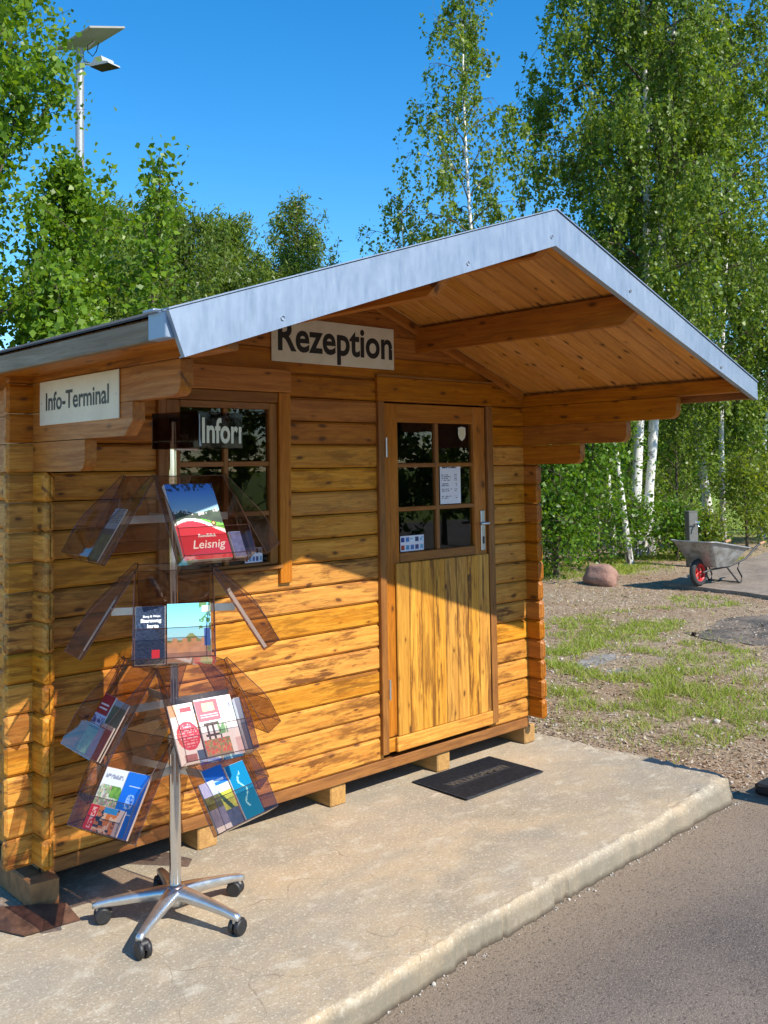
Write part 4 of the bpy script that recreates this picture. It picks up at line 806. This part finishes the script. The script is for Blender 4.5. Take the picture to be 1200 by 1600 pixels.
    V, Fq = leaves(P, leaf, asp, down, R); quadmesh('crown', V, Fq, lmat, root)
    return root
BB = M['bark_birch']; BK_ = M['bark']; G1 = 'birch trees beyond the yard'; G2 = 'shrubs at the wood edge'; G3 = 'trees behind the cabin'
birch = dict(droop=1.0, asp=.72, down=1.1, curl=-.9, clump=.09)
# right-hand wood
tree('birch_tree', (15.70, 10.05, -.1), 15.5, 2.2, 54, 66000, .080, M['leaf_birch'], BB, 'thick white birch trunk of the close pair left of the wheelbarrow', 'tree', G1, 11, z0=.24, tr=.10, nsec=14, lean=(.45, -.5), **birch)
tree('birch_tree', (15.88, 9.98, -.1), 14.5, 2.4, 50, 50000, .080, M['leaf_birch'], BB, 'second trunk of the close birch pair, right beside the thickest one', 'tree', G1, 12, z0=.24, tr=.085, nsec=14, lean=(1.3, -1.0), **birch)
tree('birch_tree', (14.5, 9.37, -.1), 6.0, .8, 22, 6000, .06, M['leaf_birch'], BB, 'thin white birch leaning left beside the boulder', 'tree', G1, 13, z0=.35, tr=.055, nsec=7, lean=(-.45, .4), **birch)
tree('birch_tree', (16.1, 9.93, -.1), 9.5, 1.3, 24, 12000, .06, M['leaf_birch'], BB, 'slim birch close on the right of the trunk pair', 'tree', G1, 14, z0=.30, tr=.065, nsec=7, lean=(.1, -.2), **birch)
tree('birch_tree', (15.25, 10.2, -.1), 6.0, .7, 22, 6000, .06, M['leaf_birch'], BB, 'slim birch between the leaning one and the trunk pair', 'tree', G1, 19, z0=.33, tr=.05, nsec=7, lean=(.0, .2), **birch)
tree('birch_tree', (21.4, 11.6, -.1), 13.5, 2.3, 46, 38000, .088, M['leaf_birch'], BB, 'birch with crooked white trunk behind the wheelbarrow tray', 'tree', G1, 15, z0=.20, tr=.11, nsec=11, lean=(-.9, .8), **birch)
tree('birch_tree', (21.1, 10.2, -.1), 6.9, 1.9, 36, 18000, .088, M['leaf_birch'], BB, 'birch at the right picture edge above the wheelbarrow grips', 'tree', G1, 16, z0=.22, tr=.08, nsec=11, lean=(.2, -.3), **birch)
tree('birch_tree', (18.8, 9.9, -.1), 11.0, 1.8, 40, 26000, .082, M['leaf_birch'], BB, 'leafy birch filling the space between the trunk pair and the crooked birch', 'tree', G1, 17, z0=.25, tr=.06, nsec=10, lean=(.3, -.2), **birch)
tree('birch_tree', (12.55, 10.9, -.1), 11.4, .95, 40, 13000, .07, M['leaf_birch'], BB, 'slender airy birch standing alone against the sky behind the roof peak', 'tree', G1, 18, z0=.30, tr=.05, nsec=9, lean=(-.15, .1), **birch)
tree('birch_tree', (11.9, 12.1, -.1), 6.7, 1.2, 22, 7000, .062, M['leaf_birch'], BB, 'short birch seen just above the roof left of the airy birch', 'tree', G1, 28, z0=.35, tr=.05, nsec=7, **birch)
shr = [(12.3, 9.3, 2.3, 1.0, 'leaf_shrub', 'dense shrub just behind the right cabin wall'), (13.3, 9.2, 2.5, 1.0, 'leaf_shrub', 'dense shrub behind the boulder'), (12.5, 10.3, 3.3, 1.1, 'leaf_shrub', 'taller shrub behind the dense one by the cabin wall'),
       (14.0, 10.6, 3.6, 1.2, 'leaf_birch', 'loose young birch thicket left of the white trunks'), (14.9, 9.6, 1.0, .6, 'leaf_shrub', 'low bush at the foot of the leaning birch'), (15.6, 9.1, .9, .55, 'leaf_shrub', 'low bush in front of the birch pair'),
       (17.2, 10.0, 3.4, 1.1, 'leaf_birch', 'leafy bush right behind the tap post'), (15.6, 11.3, 4.0, 1.4, 'leaf_shrub', 'tall bush behind the birch pair'), (18.2, 9.1, 1.7, .8, 'leaf_yellow', 'low yellow green bush behind the barrow tray'), (19.6, 9.3, 1.5, .9, 'leaf_yellow', 'yellow green bush right of the tray'),
       (20.8, 9.0, 1.6, .9, 'leaf_yellow', 'yellow green bush at the right picture edge'), (18.4, 11.9, 4.4, 1.5, 'leaf_shrub', 'tall bush between the birches far back'), (21.3, 12.6, 4.5, 1.6, 'leaf_birch', 'broad bush behind the crooked birch'), (23.5, 11.4, 4.6, 1.6, 'leaf_birch', 'broad bush far back at the right edge'), (16.0, 8.75, .6, .5, 'leaf_yellow', 'small weed clump beside the tap post'), (11.9, 8.95, 1.2, .6, 'leaf_shrub', 'low leafy bush between cabin wall and boulder'), (24.5, 13.8, 5.5, 1.9, 'leaf_shrub', 'dark tall bush behind everything at the right')]
for i, (x, y, hh, rr, lm, lb) in enumerate(shr):
    tree('shrub', (x, y, -.1), hh, rr, int(16+6*hh), int(1750*hh*rr+900), .066 if lm != 'leaf_birch' else .06, M[lm], BK_, lb, 'shrub', G2, 40+i, z0=.03, tr=.02+.004*hh, nsec=7, rise=1.0, curl=-.3, droop=.25, asp=.75, clump=.13, shape='dome')
# behind the cabin on the left
pop = dict(droop=.12, asp=.80, down=.2, curl=.1, clump=.11, rise=1.5)
tree('poplar_tree', (3.15, 9.1, -.1), 8.8, 1.5, 54, 32000, .064, M['leaf_poplar'], BK_, 'tall bright green poplar filling the left edge of the sky', 'tree', G3, 61, z0=.12, tr=.07, nsec=9, **pop)
tree('poplar_tree', (4.12, 9.0, -.1), 4.8, .8, 40, 14500, .062, M['leaf_poplar'], BK_, 'young poplar in front of the lamp post', 'tree', G3, 62, z0=.12, tr=.04, nsec=8, **pop)
tree('poplar_tree', (4.85, 8.6, -.1), 4.95, .50, 24, 3000, .064, M['leaf_poplar'], BK_, 'slim young poplar with bare twigs right of the lamp post', 'tree', G3, 63, z0=.12, tr=.03, nsec=5, **pop)
tree('poplar_tree', (3.7, 8.1, -.1), 3.5, .85, 30, 10000, .062, M['leaf_poplar'], BK_, 'low poplar right behind the left roof slope', 'tree', G3, 64, z0=.08, tr=.03, nsec=8, **pop)
tree('poplar_tree', (5.5, 10.9, -.1), 5.0, 1.0, 30, 9000, .078, M['leaf_dark'], BK_, 'darker tree close behind the lamp post foot', 'tree', G3, 65, z0=.12, tr=.05, nsec=8, **pop)
will = dict(droop=.35, asp=.30, down=.7, curl=-.25, clump=.10, rise=1.4)
tree('poplar_tree', (2.75, 9.5, -.1), 5.6, 1.0, 38, 13000, .064, M['leaf_poplar'], BK_, 'medium poplar under the tallest one at the left edge', 'tree', G3, 73, z0=.1, tr=.04, nsec=8, **pop)
tree('willow_tree', (8.2, 13.9, -.1), 6.35, 1.5, 44, 32000, .095, M['leaf_dark'], BK_, 'dark narrow leaved tree with rounded top between the poplar and the low willows', 'tree', G3, 66, z0=.15, tr=.06, nsec=9, **will)
tree('willow_tree', (9.9, 15.4, -.1), 6.3, 1.7, 40, 26000, .10, M['leaf_dark'], BK_, 'low willow left of the two pointed tops above the roof', 'tree', G3, 67, z0=.12, tr=.06, nsec=9, **will)
tree('willow_tree', (11.0, 16.3, -.1), 7.0, 1.6, 40, 26000, .10, M['leaf_birch'], BK_, 'pointed willow in the middle of the row above the roof', 'tree', G3, 68, z0=.12, tr=.06, nsec=9, **will)
tree('willow_tree', (12.6, 16.2, -.1), 7.6, 1.6, 42, 24000, .10, M['leaf_dark'], BK_, 'tallest feathery willow at the right end of the row', 'tree', G3, 69, z0=.12, tr=.06, nsec=9, **will)
tree('willow_tree', (11.8, 15.4, -.1), 6.2, 1.4, 34, 16000, .09, M['leaf_birch'], BK_, 'light green willow below the tallest feathery one', 'tree', G3, 70, z0=.12, tr=.05, nsec=8, **will)
tree('willow_tree', (6.6, 12.6, -.1), 5.6, 1.3, 38, 18000, .09, M['leaf_birch'], BK_, 'pale green tree just right of the lamp pole', 'tree', G3, 71, z0=.12, tr=.05, nsec=8, **will)
tree('oak_tree', (17.0, 16.1, -.1), 7.3, 1.9, 32, 12000, .10, M['leaf_shrub'], BK_, 'round green treetop low above the roof far behind the airy birch', 'tree', G3, 72, z0=.2, tr=.08, nsec=8, droop=.1, asp=.7)
# across the yard (seen only as reflections in the panes)
for i, (x, y, hh, rr) in enumerate(((10.5, -5.2, 4.6, 1.6), (13.0, -4.4, 5.2, 1.8), (8.4, -7.6, 5.0, 1.7), (15.5, -7.5, 7.0, 2.2), (11.5, -9.5, 8.0, 2.4), (6.2, -9.5, 6.0, 2.0))):
    tree('hedge_tree', (x, y, -.1), hh, rr, 30, 9000, .12, M['leaf_dark'], BK_, ['bushy tree nearest to the yard corner', 'bushy tree beside the far kerb', 'bushy tree left of the corner tree', 'large tree at the far end of the yard', 'tallest tree across the yard', 'tree at the left end across the yard'][i], 'tree', 'trees across the yard behind the viewer', 80+i, z0=.05, tr=.06, nsec=8, droop=.1)
# far wood: one leafy mass
R = np.random.default_rng(5); n = 60000
t = R.random(n); X = 20+t*60+R.normal(0, 3, n); Y = 62-t*34+R.normal(0, 3, n); Hh = 4.2+2.2*fbm(t*14, t*0, 6)+1.2*fbm(t*60, t*0+4, 8); Z = Hh*R.random(n)**.8
V, Fq = leaves(np.stack([X, Y, Z], 1), .42, .75, .2, R); quadmesh('far_woods', V, Fq, M['leaf_shrub'], kind='stuff', label='distant green wood closing the view beyond the field', category='woods')
# grass, litter, pebbles
def ground_pts(n, R, x0, x1, y0, y1, pw=1.6):
    X = x0+(x1-x0)*R.random(n)**pw; Y = y0+(y1-y0)*R.random(n); return X, Y
R = np.random.default_rng(8)
X, Y = ground_pts(420000, R, 4.85, 18, 2.6, 10.5, 1.5)
px = (X*.73144-Y*.68173)/(X*.6815+Y*.7299)  # only the strip the photo looks at, and a margin each side
keep = (px > .02) & (px < .55)
patch = fbm(X*.8, Y*.8, 50, 3); mid = np.exp(-((X-6.9)/1.5)**2-((Y-4.6)/1.1)**2)*.24+np.exp(-((X-6.3)/1.2)**2-((Y-5.3)/1.2)**2)*.10+np.exp(-((X-8.6)/1.2)**2-((Y-6.6)/.8)**2)*.08; edge = np.clip((Y-8.0)/1.2, 0, 1)*.35
dens = np.clip((patch+mid+edge-.66)*6, .012, 1)*np.clip((X-5.0)*.9, 0.05, 1)*np.where((X > 11.6) & (Y < 8.2), .03, 1)*np.where(np.hypot((X-7.25)/.45, (Y-4.8)/.36) < 1, .03, 1)*np.where((X > 8.6) & (X < 11.6) & (Y < 5.3) & (Y > 3.5), .15, 1)
keep &= R.random(len(X)) < dens*np.clip((fbm(X*5, Y*5, 77)-.36)*5, 0.02, 1)
X, Y = X[keep], Y[keep]; n = len(X); Z = zground(X, Y); hgt = R.uniform(.015, .05, n)*(1+.5*(mid[keep] > .1)); an = R.uniform(0, 6.28, n); bw = R.uniform(.0018, .004, n)*np.clip(X/6, 1, 2.2); le = R.normal(0, .85, (n, 2))*hgt[:, None]
P0 = np.stack([X-np.cos(an)*bw, Y-np.sin(an)*bw, Z], 1); P1 = np.stack([X+np.cos(an)*bw, Y+np.sin(an)*bw, Z], 1); P2 = np.stack([X+le[:, 0], Y+le[:, 1], Z+hgt], 1)
quadmesh('grass', np.stack([P0, P1, P2], 1).reshape(-1, 3), np.arange(n*3).reshape(n, 3), M['grass'], kind='stuff', label='patchy short grass growing through the dry ground', category='grass')
X, Y = ground_pts(120000, R, 4.78, 17, 2.5, 9.5, 1.5); px = (X*.73144-Y*.68173)/(X*.6815+Y*.7299); k = (px > .02) & (px < .55) & (R.random(len(X)) < .35+.9*fbm(X*1.7, Y*1.7, 60)); X, Y = X[k], Y[k]
P = np.stack([X, Y, zground(X, Y)+R.uniform(.002, .012, len(X))], 1); n = len(P); a = R.normal(size=(n, 3)); a[:, 2] *= .25; a /= np.linalg.norm(a, axis=1)[:, None]; up = np.array([0, 0, 1.])+R.normal(0, .25, (n, 3)); b = np.cross(a, up); b /= np.linalg.norm(b, axis=1)[:, None]
L = R.gamma(2.0, .0036, n)[:, None]+.003; V = np.stack([P-a*L, P+b*L*R.uniform(.2, .6, (n, 1)), P+a*L, P-b*L*R.uniform(.2, .6, (n, 1))], 1).reshape(-1, 3)
quadmesh('leaf_litter', V, np.arange(n*4).reshape(n, 4), M['litter'], kind='stuff', label='dry leaves and wood chips scattered over the soil', category='leaf litter')
bm = bmesh.new(); bmesh.ops.create_icosphere(bm, subdivisions=1, radius=1); bv = np.array([v.co[:] for v in bm.verts]); bf = np.array([[v.index for v in f.verts] for f in bm.faces]); bm.free()
X, Y = ground_pts(5000, R, 4.78, 14, 2.5, 8, 1.8); Xa = R.uniform(1.2, 4.8, 420); Ya = edge_y(Xa)-np.abs(R.normal(0, .018, 420))+.003
X = np.concatenate([X, Xa]); Y = np.concatenate([Y, Ya]); n = len(X); r = np.concatenate([R.gamma(1.6, .0026, 5000)+.0015, R.gamma(1.5, .0011, 420)+.0008]); Z = np.where(X > 4.78, zground(X, Y), -.103)
Vp = bv[None]*r[:, None, None]*R.uniform(.6, 1.2, (n, 1, 3))*(1+R.normal(0, .12, (n, len(bv), 1)))+np.stack([X, Y, Z+r*.3], 1)[:, None]
quadmesh('pebbles', Vp.reshape(-1, 3), (bf[None]+np.arange(n)[:, None, None]*len(bv)).reshape(-1, 3), M['pebble'], kind='stuff', smooth=True, label='small loose pebbles on the soil and along the slab foot', category='pebbles')
